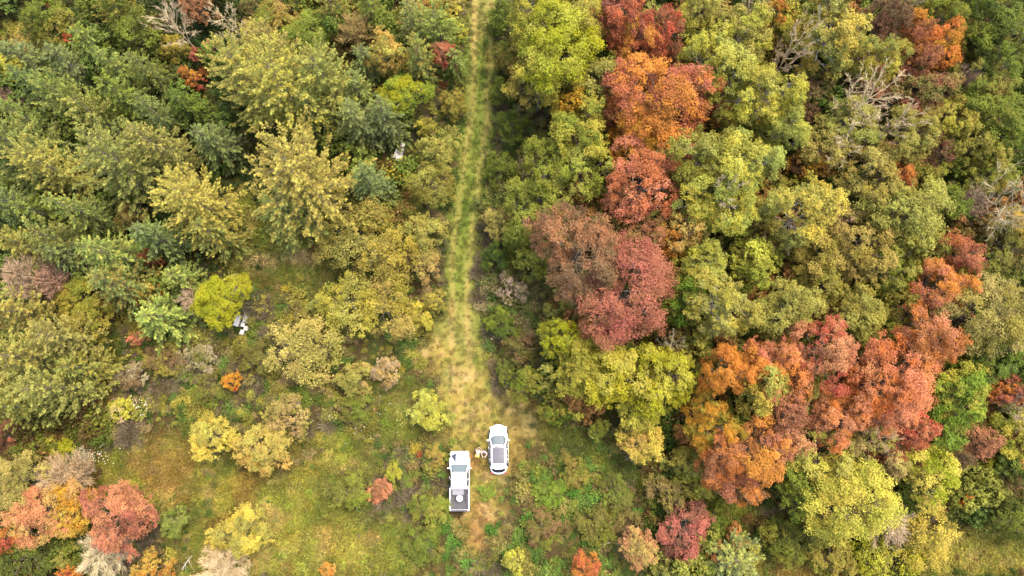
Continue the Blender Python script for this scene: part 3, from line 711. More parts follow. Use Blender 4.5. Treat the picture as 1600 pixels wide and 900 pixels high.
# kind | px | py | radius px | tints | height m (0: by size) | label
TREES = """
shrub|68|28|28|gr dg|4|dark green shrub behind the small grass opening in the conifers
shrub|103|42|27|ol gr|4|yellow-green shrub with brown edge next to the small grass opening
shrub|146|38|24|dol br|4|dark olive-brown shrub between two green ones beyond the conifers
pine|182|12|28|ol gr|9|olive pine at the photo's upper edge, beyond the dark shrubs
broad|212|48|28|gr dg|7|dark green leafy tree beside the larger dead grey tree
bare|278|46|31|wh gy|9|larger of the two leafless pale grey trees beyond the pines
bare|362|42|27|wh gy|9|smaller of the two leafless pale grey trees beyond the pines
broad|308|10|22|rb br|6|reddish-brown tree crown above the larger dead grey tree
spruce|32|92|34|bl sp|7|grey-green spruce below the small grass opening
broad|6|104|20|ye yg|7|yellow tree at the photo's edge beside the grey-green spruces
spruce|112|104|32|sp bl|9|silvery spruce just below the small grass opening
spruce|150|72|27|sp gr|8|green-grey spruce below the dark olive-brown shrub
shrub|115|64|10|rd rb|3|tiny reddish shrub at the end of the small grass opening
spruce|182|104|30|sp pi|9|olive-green spruce beside the silvery spruce
spruce|60|136|30|bl sp|10|blue-green spruce between the yellow edge tree and the pale green pine
feather|8|152|17|pkb be|7|pinkish-brown dead conifer at the photo's edge
pine|102|150|34|pi sp|11|pale yellow-green pine below the silvery spruce
spruce|232|112|29|sp gr|9|mid green spruce before the tiny red shrubs
shrub|272|76|20|ol yg|3|olive shrub below the larger dead grey tree
shrub|309|86|10|rd pk|3|red bush below the larger dead grey tree
shrub|328|74|9|pk rd|3|pinkish-red bush touching the foot of the smaller dead grey tree
shrub|298|121|15|ora rd|4|orange-red bush glowing among dark spruces near the big pale pine
spruce|192|150|28|sp gr|10|green spruce behind the big pale green pine
spruce|246|178|26|sp bl|10|grey-green spruce with pale tips beside the big pale green pine
spruce|292|168|29|gr dg|8|dark green spruce in the shade of the big multi-topped pine
pine|146|178|31|pi gr|11|green pine sitting against the big pale green pine
spruce|40|186|30|sp gr|9|green spruce between the pale pines near the photo's edge
spruce|334|222|38|sp bl|9|grey-green spruce in the gap between the three biggest pines
pine|28|228|48|pi sp|12|yellow-green pine at the photo's edge level with the big pale green pine
pine|78|262|40|piy pi|12|pine with yellowish needles beside the big pale green pine
pine|185|252|66|pi sp|14|big pale green pine with feathery plumes, outer neighbour of the golden tree
spruce|250|232|38|pi sp|13|narrower pale pine joined to the big pale green pine on its track side
pine|302|314|58|gold piy|12|yellow conifer with bushy crown above the olive one
spruce|334|366|38|ol sp|9|olive conifer at the foot of the bushy yellow conifer
shrub|6|300|26|gr dg|4|dark green shrub at the photo's edge below the yellow-green pine
pine|385|118|58|pi piy|14|outermost top of the big multi-topped yellow-green pine clump
pine|446|138|72|pi yg|15|largest top of the big multi-topped yellow-green pine clump
pine|508|118|48|pi sp|13|track-side top of the big multi-topped yellow-green pine clump
pine|428|78|38|tan piy|12|brownish far top of the big multi-topped yellow-green pine clump
spruce|492|178|34|sp pi|11|grey-green conifer between the big multi-topped clump and the blue spruces
shrub|402|14|22|br dg|3|dark brown bush at the photo's upper edge beside the dead grey trees
broad|424|36|24|gr ol|5|green tree between the smaller dead grey tree and the pine clump
broad|446|18|26|ol rb|5|olive tree flecked with red-brown at the photo's upper edge
broad|474|54|34|gr mg|6|fresh green tree behind the big multi-topped pine clump
broad|402|52|18|pe ol|5|small peach-coloured tree behind the pine clump
feather|556|50|27|tan ol|7|pale olive-brown half-dead tree behind the yellow slender tree
broad|602|82|24|oly gold|8|slender yellow tree leaning between spruces above the bright green round tree
spruce|522|14|32|ol gr|8|olive conifer at the photo's upper edge above the half-dead tree
spruce|582|18|29|gr mg|8|green conifer at the photo's upper edge between olive and pale spruces
spruce|572|100|23|sp bl|8|small grey-green spruce between the half-dead and slender yellow trees
spruce|646|34|30|sp lg|9|pale green spruce in the row beside the far track
pine|684|40|30|lg gr|9|soft light green pine nearest the far end of the track
spruce|655|92|31|sp ol|10|olive-green spruce beside the small salmon-red tree
broad|692|84|17|pk rd|6|small salmon-red tree among green spruces by the far track
spruce|711|98|20|gr sp|6|small green spruce between the salmon-red tree and the track
broad|632|148|32|byg bg|7|bright yellow-green round tree beside the blue spruces
spruce|560|142|26|sp bl|9|grey-green spruce touching the bright yellow-green round tree
spruce|560|192|40|bl sp|10|blue-green spruce between the pine clump and the bright yellow-green tree
spruce|600|184|33|bl sp|10|blue-green spruce right under the bright yellow-green round tree
pine|470|276|84|piy ol|15|big yellow-olive pine with brushy golden tips below the multi-topped clump
pine|450|332|46|sp pi|10|grey-green lower top in front of the big yellow-olive pine
spruce|577|285|36|bl sp|9|frosty blue spruce next to the small white hive-like boxes
shrub|686|232|27|oly pi|5|pale olive willow shrub beside the track behind the frosty blue spruce
shrub|676|288|32|oly ol|5|tall pale willow shrub beside the track, track side of the frosty blue spruce
shrub|706|162|18|ol ye|3|yellowish shrub at the track edge below the small salmon-red tree
shrub|664|196|15|ol yg|3|olive shrub between the blue spruces and the track
shrub|712|50|16|yg ol|3|yellow-green weedy shrub at the track edge near its far end
shrub|700|12|17|ye ol|3|yellow weedy shrub at the track's far end
broad|668|6|12|ora pe|4|orange shrub at the photo's upper edge near the track
shrub|786|32|24|gr dg|4|dark green shrub across the track from the yellow weeds at its far end
shrub|790|92|22|gr ol|4|green shrub at the track edge under the tall yellow-green tree
shrub|784|142|18|gr dg|3|small dark green shrub opposite the yellowish track-edge shrub
shrub|800|196|22|dg gr|4|very dark green shrub in the shade of the tall yellow-green tree
shrub|782|262|23|gr dg|3|dark green shrub at the track edge opposite the tall pale willow
broad|838|28|42|yg mg|13|farthest crown of the tall yellow-green tree row beside the track
broad|872|72|58|yg byg|14|largest crown of the tall yellow-green tree row beside the track
broad|846|122|40|yg ol|12|nearest crown of the tall yellow-green tree row beside the track
broad|906|40|38|yg lg|13|yellow-green crown between the track row and the maroon tree
broad|898|162|24|amb yg|9|small amber-yellow tree between yellow-green crowns and the big orange tree
broad|938|132|32|oly mg|11|olive-yellow crown behind the big orange tree
maple|972|24|44|rd mar|13|dark red tree at the photo's upper edge
maple|1038|46|30|mar rd|12|maroon tree beside the dark red one
maple|992|72|33|ora rd|12|orange-red tree in front of the dark red one
maple|1034|158|70|ora pkd|14|big salmon and amber tree, biggest orange crown near the track row
maple|1102|152|22|ora pk|11|small orange crown attached to the big orange tree's outer side
maple|972|172|25|pk ora|10|small salmon-red crown at the big orange tree's track side
maple|1000|218|42|amb ora|11|amber-yellow lower crown in front of the big orange tree
broad|906|210|46|mg yg|12|green tree with yellow tips in front of the small amber-yellow tree
broad|858|256|40|mg gr|10|mid green tree nearest the track below the tall yellow-green row
broad|912|268|42|mg lg|11|light green tree between the track and the crimson tree
maple|1000|292|54|rd pk|13|crimson tree with orange underside above the brown-red pair
maple|1062|362|29|ora pe|11|orange-peach crown squeezed between the crimson and pale green trees
broad|1094|14|34|oly yg|11|yellow-olive tree at the photo's upper edge beside the maroon tree
bare|1180|16|26|wh gy|12|small pale bare treetop at the photo's upper edge amid yellow-green crowns
aspen|1112|88|40|yg lg|13|yellow-green aspen-like tree beside the small orange crown, farther out
aspen|1156|58|44|yg oly|13|pale yellow-green tree below the small bare treetop
aspen|1142|132|46|yg lg|14|pale yellow-green tree at the centre of the light-green stand
aspen|1196|148|46|yg lg|14|yellow-green tree below the leaning bare tree
aspen|1094|246|52|lg mg|14|soft pale green tree beside the crimson tree
aspen|1160|258|50|lg yg|14|soft pale green tree outward of the one touching the crimson tree
bare|1228|90|30|wh gy|14|leaning bare tree with silvery limbs among yellow-green crowns
broad|1214|22|26|ye ora|10|yellow tree with orange flecks at the photo's upper edge
aspen|1300|52|54|lg yg|14|tall pale green tree at the photo's upper edge beyond the bare tree
aspen|1370|92|38|lg yg|13|pale yellow-green tree beside the pinkish crowns
maple|1384|32|32|mar br|12|brownish maroon tree outward of the tall pale green tree
bare|1412|8|24|gy be|12|grey bare twigs standing out of the brownish maroon tree
maple|1428|58|26|ora rb|11|rusty orange tree behind the glowing amber tree
maple|1464|76|32|amb ora|12|glowing amber-orange tree near the dark green corner woods
broad|1474|22|36|gr mg|11|deep green tree behind the glowing amber-orange tree
broad|1546|24|38|dg gr|11|dark green tree in the far corner of the woods
broad|1574|66|46|gr dg|12|large dark green tree at the photo's edge near the far corner
broad|1526|70|28|gr ol|10|green crown between the amber-orange tree and the dark corner trees
maple|1424|102|23|pk mar|11|dusty pink crown below the rusty orange tree
maple|1352|124|29|mar pk|9|pinkish-maroon low crown below the pale yellow-green tree
broad|1442|146|44|dol rb|10|brownish olive tree below the dusty pink crown
feather|1494|136|27|pkb be|10|dead pinkish-grey treetop on the outer side of the brownish olive tree
broad|1268|140|33|dol br|9|brown-olive tree below the leaning bare tree
aspen|1228|196|34|yg lg|12|yellow-green crown on the track side of the big bleached bare tree
bare|1338|172|46|wh be|13|big bleached bare tree with a broad fan of pale branches
aspen|1330|196|44|lg oly|9|thin pale green crown under the big bleached bare tree
broad|1480|188|33|yg ol|10|yellow-green crown below the dead pinkish-grey treetop
broad|1538|124|37|gr ol|11|olive-green tree below the dark corner trees
broad|1550|186|44|gr mg|11|mid green tree at the outer edge, two crowns below the dark corner
broad|1588|228|38|gr dg|10|dark green tree at the photo's edge beyond the grey dead tree
broad|1512|226|32|ol gr|10|olive green tree above the grey dead tree, beside the maroon one
broad|1416|214|38|oly ol|11|yellow-olive tree on the track side of the small maroon tree
bare|1388|206|28|wh be|12|small bare branches poking through the yellow-olive tree
broad|1288|232|30|pe oly|9|peach-yellow tree below the big bleached bare tree
bare|1304|240|26|wh gy|10|small bare crown beside the peach-yellow tree
broad|1352|280|42|oly ol|11|olive-yellow tree below the peach-yellow tree
maple|1466|240|21|mar br|9|small maroon tree among olive and green crowns
maple|1402|284|22|rd ora|8|small red-orange crown tucked between olive-yellow trees
broad|1444|276|22|ol mg|8|small olive crown below the small maroon tree
broad|1268|258|26|amb br|7|rusty brown low tree in front of the peach-yellow tree
broad|1546|268|34|mg ol|10|green tree just above the grey dead tree
spruce|30|322|38|sp bl|11|grey-green spruce at the photo's edge above the pinkish dead conifer
spruce|130|332|36|sp lg|12|pale green spruce below the big pale green pine
pine|92|372|30|pi sp|11|yellow-green pine above the pinkish dead conifer
pine|36|382|26|piy pi|10|small yellow-green pine at the outer side of the pinkish dead conifer
spruce|112|402|33|bl sp|10|frosty spruce touching the pinkish dead conifer
feather|44|434|31|be pkb|10|pinkish dead conifer, larger of the two side by side
feather|84|440|24|pkb br|9|browner dead conifer, smaller of the two side by side
spruce|178|398|42|sp pi|12|pale spruce with layered boughs beside the frosty one
spruce|192|448|44|sp ol|11|dark-skirted spruce above the fallen thin trunk
shrub|202|340|20|pe ol|5|small peach-yellow tree between conifers below the big pale green pine
spruce|246|372|36|sp bl|10|grey-green spruce with a tiny red bush before it
shrub|236|403|11|rd rb|5|tiny red bush in front of the grey-green spruce
spruce|66|334|26|sp gr|9|small green spruce between the two pale ones near the photo's edge
broad|122|462|25|mg yg|6|yellow-green bushy tree above the fallen thin trunk
broad|134|502|30|ol mg|6|olive green bushy tree beside the fallen thin trunk
spruce|252|496|42|sp lg|8|rounded grey-green conifer outward of the beige dead bush
spruce|286|436|25|sp lg|7|small pale green conifer above the beige dead bush
shrub|232|462|15|gold ora|5|small orange-gold bush behind the rounded grey-green conifer
feather|299|468|20|be pkb|5|beige dead bush tucked against the bright yellow round tree
broad|346|470|38|byg byg|7|bright yellow round tree above the pile of white boxes
shrub|214|528|12|rb pk|2|small reddish-brown bush below the rounded grey-green conifer
pine|34|488|42|pi piy|11|yellowish pine at the photo's edge, farthest of the lower pine group
pine|98|528|38|oly pi|11|pale yellow pine on the track side of the lower pine group
pine|36|558|50|pi oly|13|biggest pale yellow-green pine of the lower group at the photo's edge
pine|84|606|42|pi lg|12|yellow-green pine nearest the open shrubland in the lower group
spruce|136|574|36|ol sp|9|olive conifer flanking the lower pine group on the shrubland side
pine|20|636|36|pi ol|11|olive-yellow pine, nearest of the lower pine group
shrub|200|590|22|gy br|2|grey-brown twiggy shrub beside the lower pine group
shrub|256|560|24|ol br|2|brownish olive shrub below the rounded grey-green conifer
shrub|362|596|13|amb ora|3|small orange shrub in the grey-brown brush
shrub|312|560|22|dol gy|2|grey-olive shrub below the bright yellow round tree
shrub|405|560|24|dol gr|2|dark olive shrub beside the peach-yellow shrubby tree
shrub|330|610|24|gr dol|2|dark green shrub next to the small orange shrub
shrub|556|372|46|oly ol|6|broad yellow-olive willow, farthest of the willow thicket
shrub|604|400|40|oly yg|6|yellow-olive willow on the track side of the willow thicket
shrub|580|346|26|lg ol|4|pale green shrub behind the willow thicket
shrub|544|476|42|oly yg|5|straw-yellow willow, nearest to the meadow in the thicket
shrub|600|484|40|yg oly|5|yellow-green willow beside the straw-yellow one
shrub|662|366|28|oly lg|5|pale willow bush near the track beside the willow thicket
shrub|660|412|24|oly pe|4|straw-coloured willow bush near the track
shrub|657|496|17|ye yg|3|small bright yellow bush near the track's flare
shrub|680|470|16|ol yg|2|olive bush between the bright yellow bush and the track
shrub|470|548|50|pe oly|5|wide peach-yellow shrubby tree standing in the brush
shrub|492|480|14|lg oly|3|little pale green bush between brush and willow thicket
shrub|556|590|24|oly pe|3|yellow bush beside the wide peach-yellow shrubby tree
shrub|602|580|19|be pe|3|pale straw bush at the edge of the clearing
shrub|672|642|28|yg lg|3|pale yellow-green round bush at the clearing's edge
shrub|782|346|23|pe oly|4|straw-yellow bush at the track edge across from the willow thicket
shrub|806|364|20|gr mg|4|green bush next to the straw-yellow bush
shrub|776|402|20|dg gr|3|dark green bush below the straw-yellow bush
shrub|800|448|22|dol gy|3|grey-olive bush in the strip beside the track
shrub|784|505|22|dg gr|3|dark green bush in the strip above the clearing
shrub|812|545|22|dol br|3|brownish bush beside the lime trees and the clearing
shrub|826|600|24|ol gr|4|olive-green bush between the clearing and the lime trees
shrub|790|580|16|gr dg|2|small green bush at the clearing's upper rim
broad|830|322|42|mg gr|9|green tree on the track side of the brown-red pair
broad|838|400|28|mg gr|7|green low tree against the brown-red pair
maple|904|398|64|rb br|13|darker and farther of the brown-red pair of big trees
maple|978|460|72|rb pkd|13|pinker and nearer of the brown-red pair of big trees
maple|1004|370|34|rb dol|11|brown-red crown between the crimson tree and the brown-red pair
aspen|1120|310|58|lg yg|13|pale green tree with white limbs showing through
bare|1116|316|30|wh gy|13|white bare limbs rising from the pale green tree
aspen|1098|412|28|yg lg|11|small pale yellow-green crown above the bright green streak tree
aspen|1124|474|50|yg lg|13|pale yellow-green rounded tree behind the nearer brown-red one
broad|1070|464|30|bg mg|11|vivid green crown touching the nearer brown-red tree
broad|1178|412|32|yg mg|9|yellow-green crown outward of the pale yellow-green rounded tree
broad|1182|360|34|mg ol|8|olive-green crown below the soft pale green trees
bare|1214|380|26|be gy|8|bare twiggy tree in a dark gap among pale green crowns
broad|876|530|28|byg mg|8|lime-green crown touching the brown-red pair at the clearing side
broad|906|576|38|yg mg|9|lime tree nearest the clearing
broad|962|590|50|yg byg|10|largest lime-yellow tree of the group above the path
broad|1036|590|44|yg byg|10|outer lime-yellow tree of the group above the path
broad|1000|642|30|yg mg|7|lower lime-green crown hanging over the path
bare|1046|536|20|gy be|8|grey bare twigs between the brown-red tree and the lime trees
aspen|1250|334|50|lg yg|13|pale lemon-green tree below the peach-yellow tree
broad|1310|338|20|pe be|8|small peach crown beside the pale lemon-green tree
broad|1366|320|40|ol dol|10|dark olive tree in the middle of the olive stand
broad|1416|330|54|oly ol|12|broad yellow-olive tree at the top of the olive stand
broad|1290|400|42|ol oly|10|olive tree below the pale lemon-green tree
broad|1352|392|42|ol oly|11|olive tree at the heart of the olive stand
broad|1400|420|36|ol mg|10|olive green tree beside the orange-pink tree
broad|1446|388|26|oly ol|9|small olive-yellow tree behind the red-pink crown
broad|1232|482|42|oly ol|11|dusty olive-yellow tree above the rose-red tree
broad|1282|446|28|ol oly|9|olive crown behind the dusty olive-yellow tree
broad|1336|492|40|oly ol|10|olive-yellow tree above the big salmon tree
broad|1372|536|26|ol mg|8|olive crown wedged between the rose-red and salmon trees
broad|1412|480|30|ol mg|9|olive crown below the orange-pink tree
maple|1498|398|26|rd pk|11|red-pink crown under the grey dead tree
maple|1466|448|40|ora pk|12|orange-pink tree between the olive stand and the tan round tree
broad|1540|494|60|tan ol|13|big tan-olive round tree outward of the salmon trees
maple|1444|530|46|pk ora|13|rosy salmon tree touching the tan-olive round tree
maple|1398|602|60|pk ora|13|big salmon-orange tree, biggest of the coloured group
maple|1420|664|28|pk rd|10|reddish lower crown of the coloured group
maple|1288|546|47|pk rd|13|rose-red tree between olive crowns and the orange trees
maple|1202|574|42|ora pk|12|orange-pink tree behind the grey-green small crown
maple|1134|580|36|ora amb|12|bright orange tree nearest the lime trees
maple|1236|600|30|pk ora|10|pink-orange crown below the rose-red tree
bare|1560|322|52|wh gy|12|large grey dead tree with spreading limbs at the outer edge
feather|1504|318|30|pkb gy|9|pinkish-grey dead treetop beside the large grey dead tree
broad|1478|318|28|gr mg|9|green crown between the yellow-olive tree and the grey dead trees
broad|1566|396|42|dol gr|9|dark olive tree below the large grey dead tree
broad|1592|350|26|ol ye|9|olive tree with yellow leaves at the photo's edge by the large grey dead tree
broad|1546|566|40|dg gr|9|dark green tree below the tan-olive round tree
broad|1594|560|32|gr dg|9|dark green tree at the photo's edge below the tan-olive round tree
broad|1502|612|42|bg yg|10|bright green tree outward of the big salmon-orange tree
broad|1478|672|32|bg mg|8|bright green lower crown beside the dark red crown
shrub|186|640|18|yg be|2|pale yellow shrub with a whitish tip in the shrubland
shrub|94|700|18|ye byg|2|small vivid yellow bush beside the grey brush
shrub|10|682|22|mar pk|4|purple-maroon bush at the photo's edge
shrub|48|708|26|dol gr|3|dark grey-green shrub beside the purple-maroon bush
shrub|122|716|20|gy dol|2|grey twiggy shrub next to the small vivid yellow bush
feather|98|748|36|be wh|8|soft beige dead crown beside the peach tree
maple|30|750|42|pe oly|9|peach-coloured tree at the photo's edge
maple|62|800|46|pk pe|9|dusty pink tree in front of the peach tree
maple|116|796|30|amb ye|8|golden-orange tree between the pink and crimson-pink ones
maple|182|808|48|pk pkd|9|crimson-pink tree at the edge of the meadow
maple|8|842|18|ora rd|6|small orange tree at the photo's edge below the dusty pink tree
shrub|44|868|44|gr dg|4|dark green shrub below the dusty pink tree
shrub|106|866|22|oly gr|4|yellow-green shrub below the golden-orange tree
shrub|112|890|16|ora rd|4|orange shrub at the photo's lower edge beside the whitish dead bush
feather|162|866|36|wh be|6|whitish dead bush below the crimson-pink tree
shrub|236|892|26|ora gold|5|orange-yellow shrub at the photo's lower edge
feather|346|892|38|wh pkb|6|pinkish-white dead bush at the photo's lower edge by the meadow
shrub|268|816|20|lg bg|3|light green bush at the meadow's edge beside the crimson-pink tree
broad|376|830|37|oly ye|6|pale yellow round tree alone in the meadow
broad|328|684|28|oly ye|5|outer of the two golden-yellow trees above the meadow
broad|408|703|32|oly gold|5|meadow-side one of the two golden-yellow trees
shrub|442|656|31|oly tan|4|straw-olive bush above the two golden-yellow trees
shrub|592|766|17|rb pk|2|lone rust-red bush between the meadow and the pickup
shrub|614|738|13|yg mg|2|small yellow-green bush above the lone rust-red bush
shrub|548|770|28|dol gr|2|grey-green shrub beside the lone rust-red bush
shrub|512|891|11|ora pe|2|tiny orange bush in the lower meadow
shrub|560|640|22|gr dol|2|dark green shrub in the middle of the grassy shrubland
shrub|676|800|26|ol gr|2|olive shrub behind the pickup's rear corner
shrub|660|850|26|gr dol|2|green shrub at the photo's lower part between meadow and track end
shrub|680|716|18|gr ol|1.6|low green shrub beside the pickup's hood
shrub|760|770|11|bg gr|.6|low bright green weed clump beside the pickup bed
shrub|936|672|14|mg lg|3|small light green bush beside the path
broad|1004|690|28|ye gold|6|yellow tree with orange edge beside the path
shrub|870|640|22|gr ol|4|green shrub at the clearing's outer rim
shrub|1072|722|26|ol lg|5|pale olive bush between the path and the rusty-orange trees
shrub|1086|756|25|yg ol|5|yellow-green rounded bush before the rusty-orange trees
shrub|1044|772|26|ol tan|4|olive bush on the far side of the path
maple|1112|664|38|amb mg|10|amber and green mottled tree above the rusty-orange group
maple|1126|720|38|rb ora|11|rusty-orange tree nearest the path
maple|1184|712|50|ora rb|12|biggest rusty-orange tree of the group near the path
maple|1160|756|28|rb ora|9|lowest rusty-brown crown of the group near the path
maple|1226|656|34|pk rb|11|dusty pink-brown crown above the biggest rusty-orange tree
broad|1190|606|32|lg yg|12|pale grey-green small crown ringed by orange trees
maple|1310|654|42|pk ora|11|salmon-pink rounded tree alone in a dark gap
maple|1408|704|34|rd mar|8|dark red crown beneath the big salmon-orange tree
broad|1256|622|28|oly ol|8|yellow-olive crown between rose-red and salmon-pink trees
broad|1366|694|38|oly tan|9|yellow-olive tree with pale branches beside the dark red crown
bare|1352|680|24|be wh|9|pale leafless limbs in front of the yellow-olive tree
broad|1288|716|50|oly yg|9|wide yellow-olive tree above the big yellow-green tree
broad|1330|784|60|yg ye|11|big yellow-green tree with dead beige underside
broad|1250|764|36|gr mg|8|deep green crown on the track side of the big yellow-green tree
feather|1386|814|36|be wh|6|beige dead twigs under the big yellow-green tree
broad|1452|740|43|byg ye|9|vivid yellow tree outward of the dark red crown
bare|1584|640|36|gy wh|8|bare grey tree at the photo's edge below the dark green trees
maple|1576|606|24|ora rb|8|orange-brown crown at the photo's edge above the bare grey tree
maple|1530|690|22|pk rb|8|small pinkish crown outward of the bright green trees
maple|1490|712|22|rb br|7|reddish-brown crown between vivid yellow and pinkish crowns
shrub|1542|718|15|yg byg|5|small lime bush beneath the small pinkish crown
broad|1584|686|28|ye mg|8|yellow tree at the photo's edge below the bare grey tree
shrub|1502|776|14|ora amb|3|small orange bush at the edge of the outer meadow
shrub|1382|868|42|yg byg|4|yellow-green thicket below the beige dead twigs
shrub|1446|836|42|ye yg|5|bright yellow thicket beside the outer meadow
feather|1570|742|28|br dol|5|dark brown twiggy bush at the photo's edge
shrub|1588|812|34|gr dg|5|dark green shrub at the photo's edge by the outer meadow
shrub|1238|846|36|gr mg|4|green shrub below the big yellow-green tree, near the pale soil
shrub|1300|872|32|ol gr|3|olive shrub at the photo's lower edge before the yellow-green thicket
maple|1070|828|33|mar pkd|6|dusty maroon tree standing among green brush
maple|1000|856|24|pk pe|5|coral-pink small tree beside green brush
pine|1142|872|42|lg bl|6|blue-green pine at the photo's lower edge
shrub|1092|884|18|lg gr|4|pale green bush beside the blue-green pine
shrub|1046|884|22|lg oly|4|pale bush at the photo's lower edge between coral and blue-green trees
shrub|914|890|22|ora rd|4|orange bush at the photo's lower edge beyond the track end
shrub|804|878|16|ye oly|3|yellow bush at the photo's lower edge near the track end
shrub|930|820|26|dol gr|2|dark olive shrub in the wide brush beyond the cars
shrub|960|775|24|gr dol|2|green shrub between the path and the wide brush
shrub|1110|812|24|gr mg|4|green shrub between the maroon tree and the rusty-orange group
shrub|860|770|22|bg gr|1.6|bright green shrub in the brush across from the SUV
shrub|848|822|24|dol br|2|brown-olive shrub in the middle of the wide brush
shrub|900|740|20|gr ol|1.6|low green shrub where the path meets the brush
"""
_protos = {}
def proto(kind, size, i):
    key = (kind, size, i)
    if key not in _protos:
        s = hash((kind == 'x')) * 0 + sum(ord(c) for c in kind) * 31 + 'SML'.index(size) * 7 + i * 101
        if kind in ('broad', 'maple', 'aspen'):
            R0, H0, nb, ns, nl, leaf = {'L': (4.0, 12, 34, 20, 36, .17), 'M': (2.6, 9.5, 26, 17, 32, .15), 'S': (1.5, 6, 24, 14, 24, .13)}[size]
            kw = dict(broad=dict(lob=.32), maple=dict(lob=.3, leaf=leaf * .82, nl=int(nl * 1.35), br=(.2, .32)), aspen=dict(lob=.26, leaf=leaf * .9, nl=int(nl * 1.15), br=(.16, .28), nb=int(nb * 1.3), pale=True))[kind]
            if size == 'S': kw = {**kw, 'br': (.24, .44)}
            kw = {**dict(nb=nb, ns=ns, nl=nl, leaf=leaf), **kw}
            m = broadleaf(s, R0, H0, **kw)
        elif kind == 'shrub':
            R0, H0, nb, ns, nl = {'L': (2.5, 4.5, 22, 17, 22), 'M': (1.5, 3, 22, 13, 24), 'S': (.9, 2.2, 18, 11, 22)}[size]
            m = broadleaf(s, R0, H0, base=.05, nb=nb, ns=ns, nl=nl, leaf={'L': .15, 'M': .125, 'S': .105}[size], lob=.3, br=(.22, .42))
        elif kind == 'pine':
            R0, H0, w, p, nq = {'L': (4.2, 14, 14, 11, 30), 'M': (2.7, 11, 12, 10, 30), 'S': (1.6, 7, 10, 7, 30)}[size]
            m = conifer(s, R0, H0, w, p, .66 if size == 'L' else .58, nq * .9, .16, .62, .5, .15, .2, .36, lift=.45)
        elif kind == 'spruce':
            R0, H0, w, p, nq = {'L': (3.2, 12, 16, 8, 24), 'M': (2.3, 9.5, 14, 8, 22), 'S': (1.4, 6.5, 11, 7, 20)}[size]
            m = conifer(s, R0, H0, w, p, .55, nq * 1.25, .16, .18, .85, .06, .18, .3)
        elif kind == 'bare':
            R0, H0 = {'L': (3.6, 12), 'M': (2.4, 10), 'S': (1.6, 8)}[size]
            m = bare(s, R0, H0, {'L': 24, 'M': 18, 'S': 14}[size], 8, 7, 1.1)
        else:
            R0, H0 = {'L': (2.6, 8), 'M': (1.9, 7), 'S': (1.2, 5)}[size]
            m = feathery(s, R0, H0, {'L': 2600, 'M': 1700, 'S': 800}[size])
        _protos[key] = (R0, H0, *m)
    return _protos[key]
NPROTO = dict(broad=(4, 4, 3), maple=(4, 4, 3), aspen=(4, 3, 1), shrub=(3, 5, 5), pine=(4, 4, 1), spruce=(3, 5, 4), bare=(2, 3, 2), feather=(1, 3, 2))
FRAC = dict(broad=.68, maple=.68, aspen=.7, shrub=.6, pine=.62, spruce=.52, bare=.66, feather=.6)     # height of the crown's middle as seen
NAME = dict(broad='broadleaf_tree', maple='autumn_tree', aspen='pale_leaved_tree', shrub='shrub', pine='pine_tree', spruce='spruce_tree', bare='bare_tree', feather='dead_tree')
GROUP = dict(broad='leafy trees of the autumn woods', maple='red and orange autumn trees', aspen='pale green trees of the woods', shrub='shrubs along the clearing and woods', pine='pines on the track\'s conifer side',
             spruce='spruces on the track\'s conifer side', bare='leafless trees in the woods', feather='dead twiggy trees and bushes')
_count = {}
LIFT = dict(broad=1.36, maple=1.3, aspen=1.36, shrub=1.36, pine=1.12, spruce=1.28, bare=1.05, feather=1.1)
def plant_all():
    r = random.Random(11)
    for row in TREES.strip().splitlines():
        kind, px, py, rad, tints, H, label = row.split('|')
        px, py, rad, H = float(px), float(py), float(rad), float(H)
        _, s0 = at(px, py, H * FRAC[kind])
        R = rad * s0
        lim = dict(shrub=(1.15, 2.0), spruce=(1.75, 2.8), pine=(2.0, 3.4), bare=(1.9, 3.0), feather=(1.5, 2.3)).get(kind, (1.95, 3.2))
        size = 'S' if R < lim[0] else 'M' if R < lim[1] else 'L'
        npz = NPROTO[kind]['LMS'.index(size)]
        k = _count.get((kind, size), 0); _count[(kind, size)] = k + 1
        R0, H0, trunk, crown = proto(kind, size, k % npz)
        p, _ = at(px, py, H * FRAC[kind])
        root = empty(NAME[kind], (p.x, p.y, gz(p.x, p.y)), r.random() * 6.283)
        f = R / R0 * (1.1 if kind in ('broad', 'maple', 'aspen') else 1.04)
        e = r.uniform(.92, 1.08)
        root.scale = (f * e, f / e, H / H0)
        tag(root, label, 'shrub' if kind == 'shrub' or 'bush' in label.split() or 'shrub' in label.split() else 'tree', GROUP[kind])
        a, b = tints.split()
        lift = LIFT.get(kind, 1.0)
        ca, cb = col(TINT[a], lift), col(TINT[b], lift)
        j = [r.uniform(.93, 1.07) for _ in range(3)]
        for nm, me in (('trunk', trunk), ('crown' if kind not in ('bare', 'feather') else 'twigs', crown)):
            o = link(nm, me, None, root)
            o["tint_a"] = [float(ca[q] * j[q]) for q in range(3)]
            o["tint_b"] = [float(cb[q] * j[q]) for q in range(3)]
plant_all()

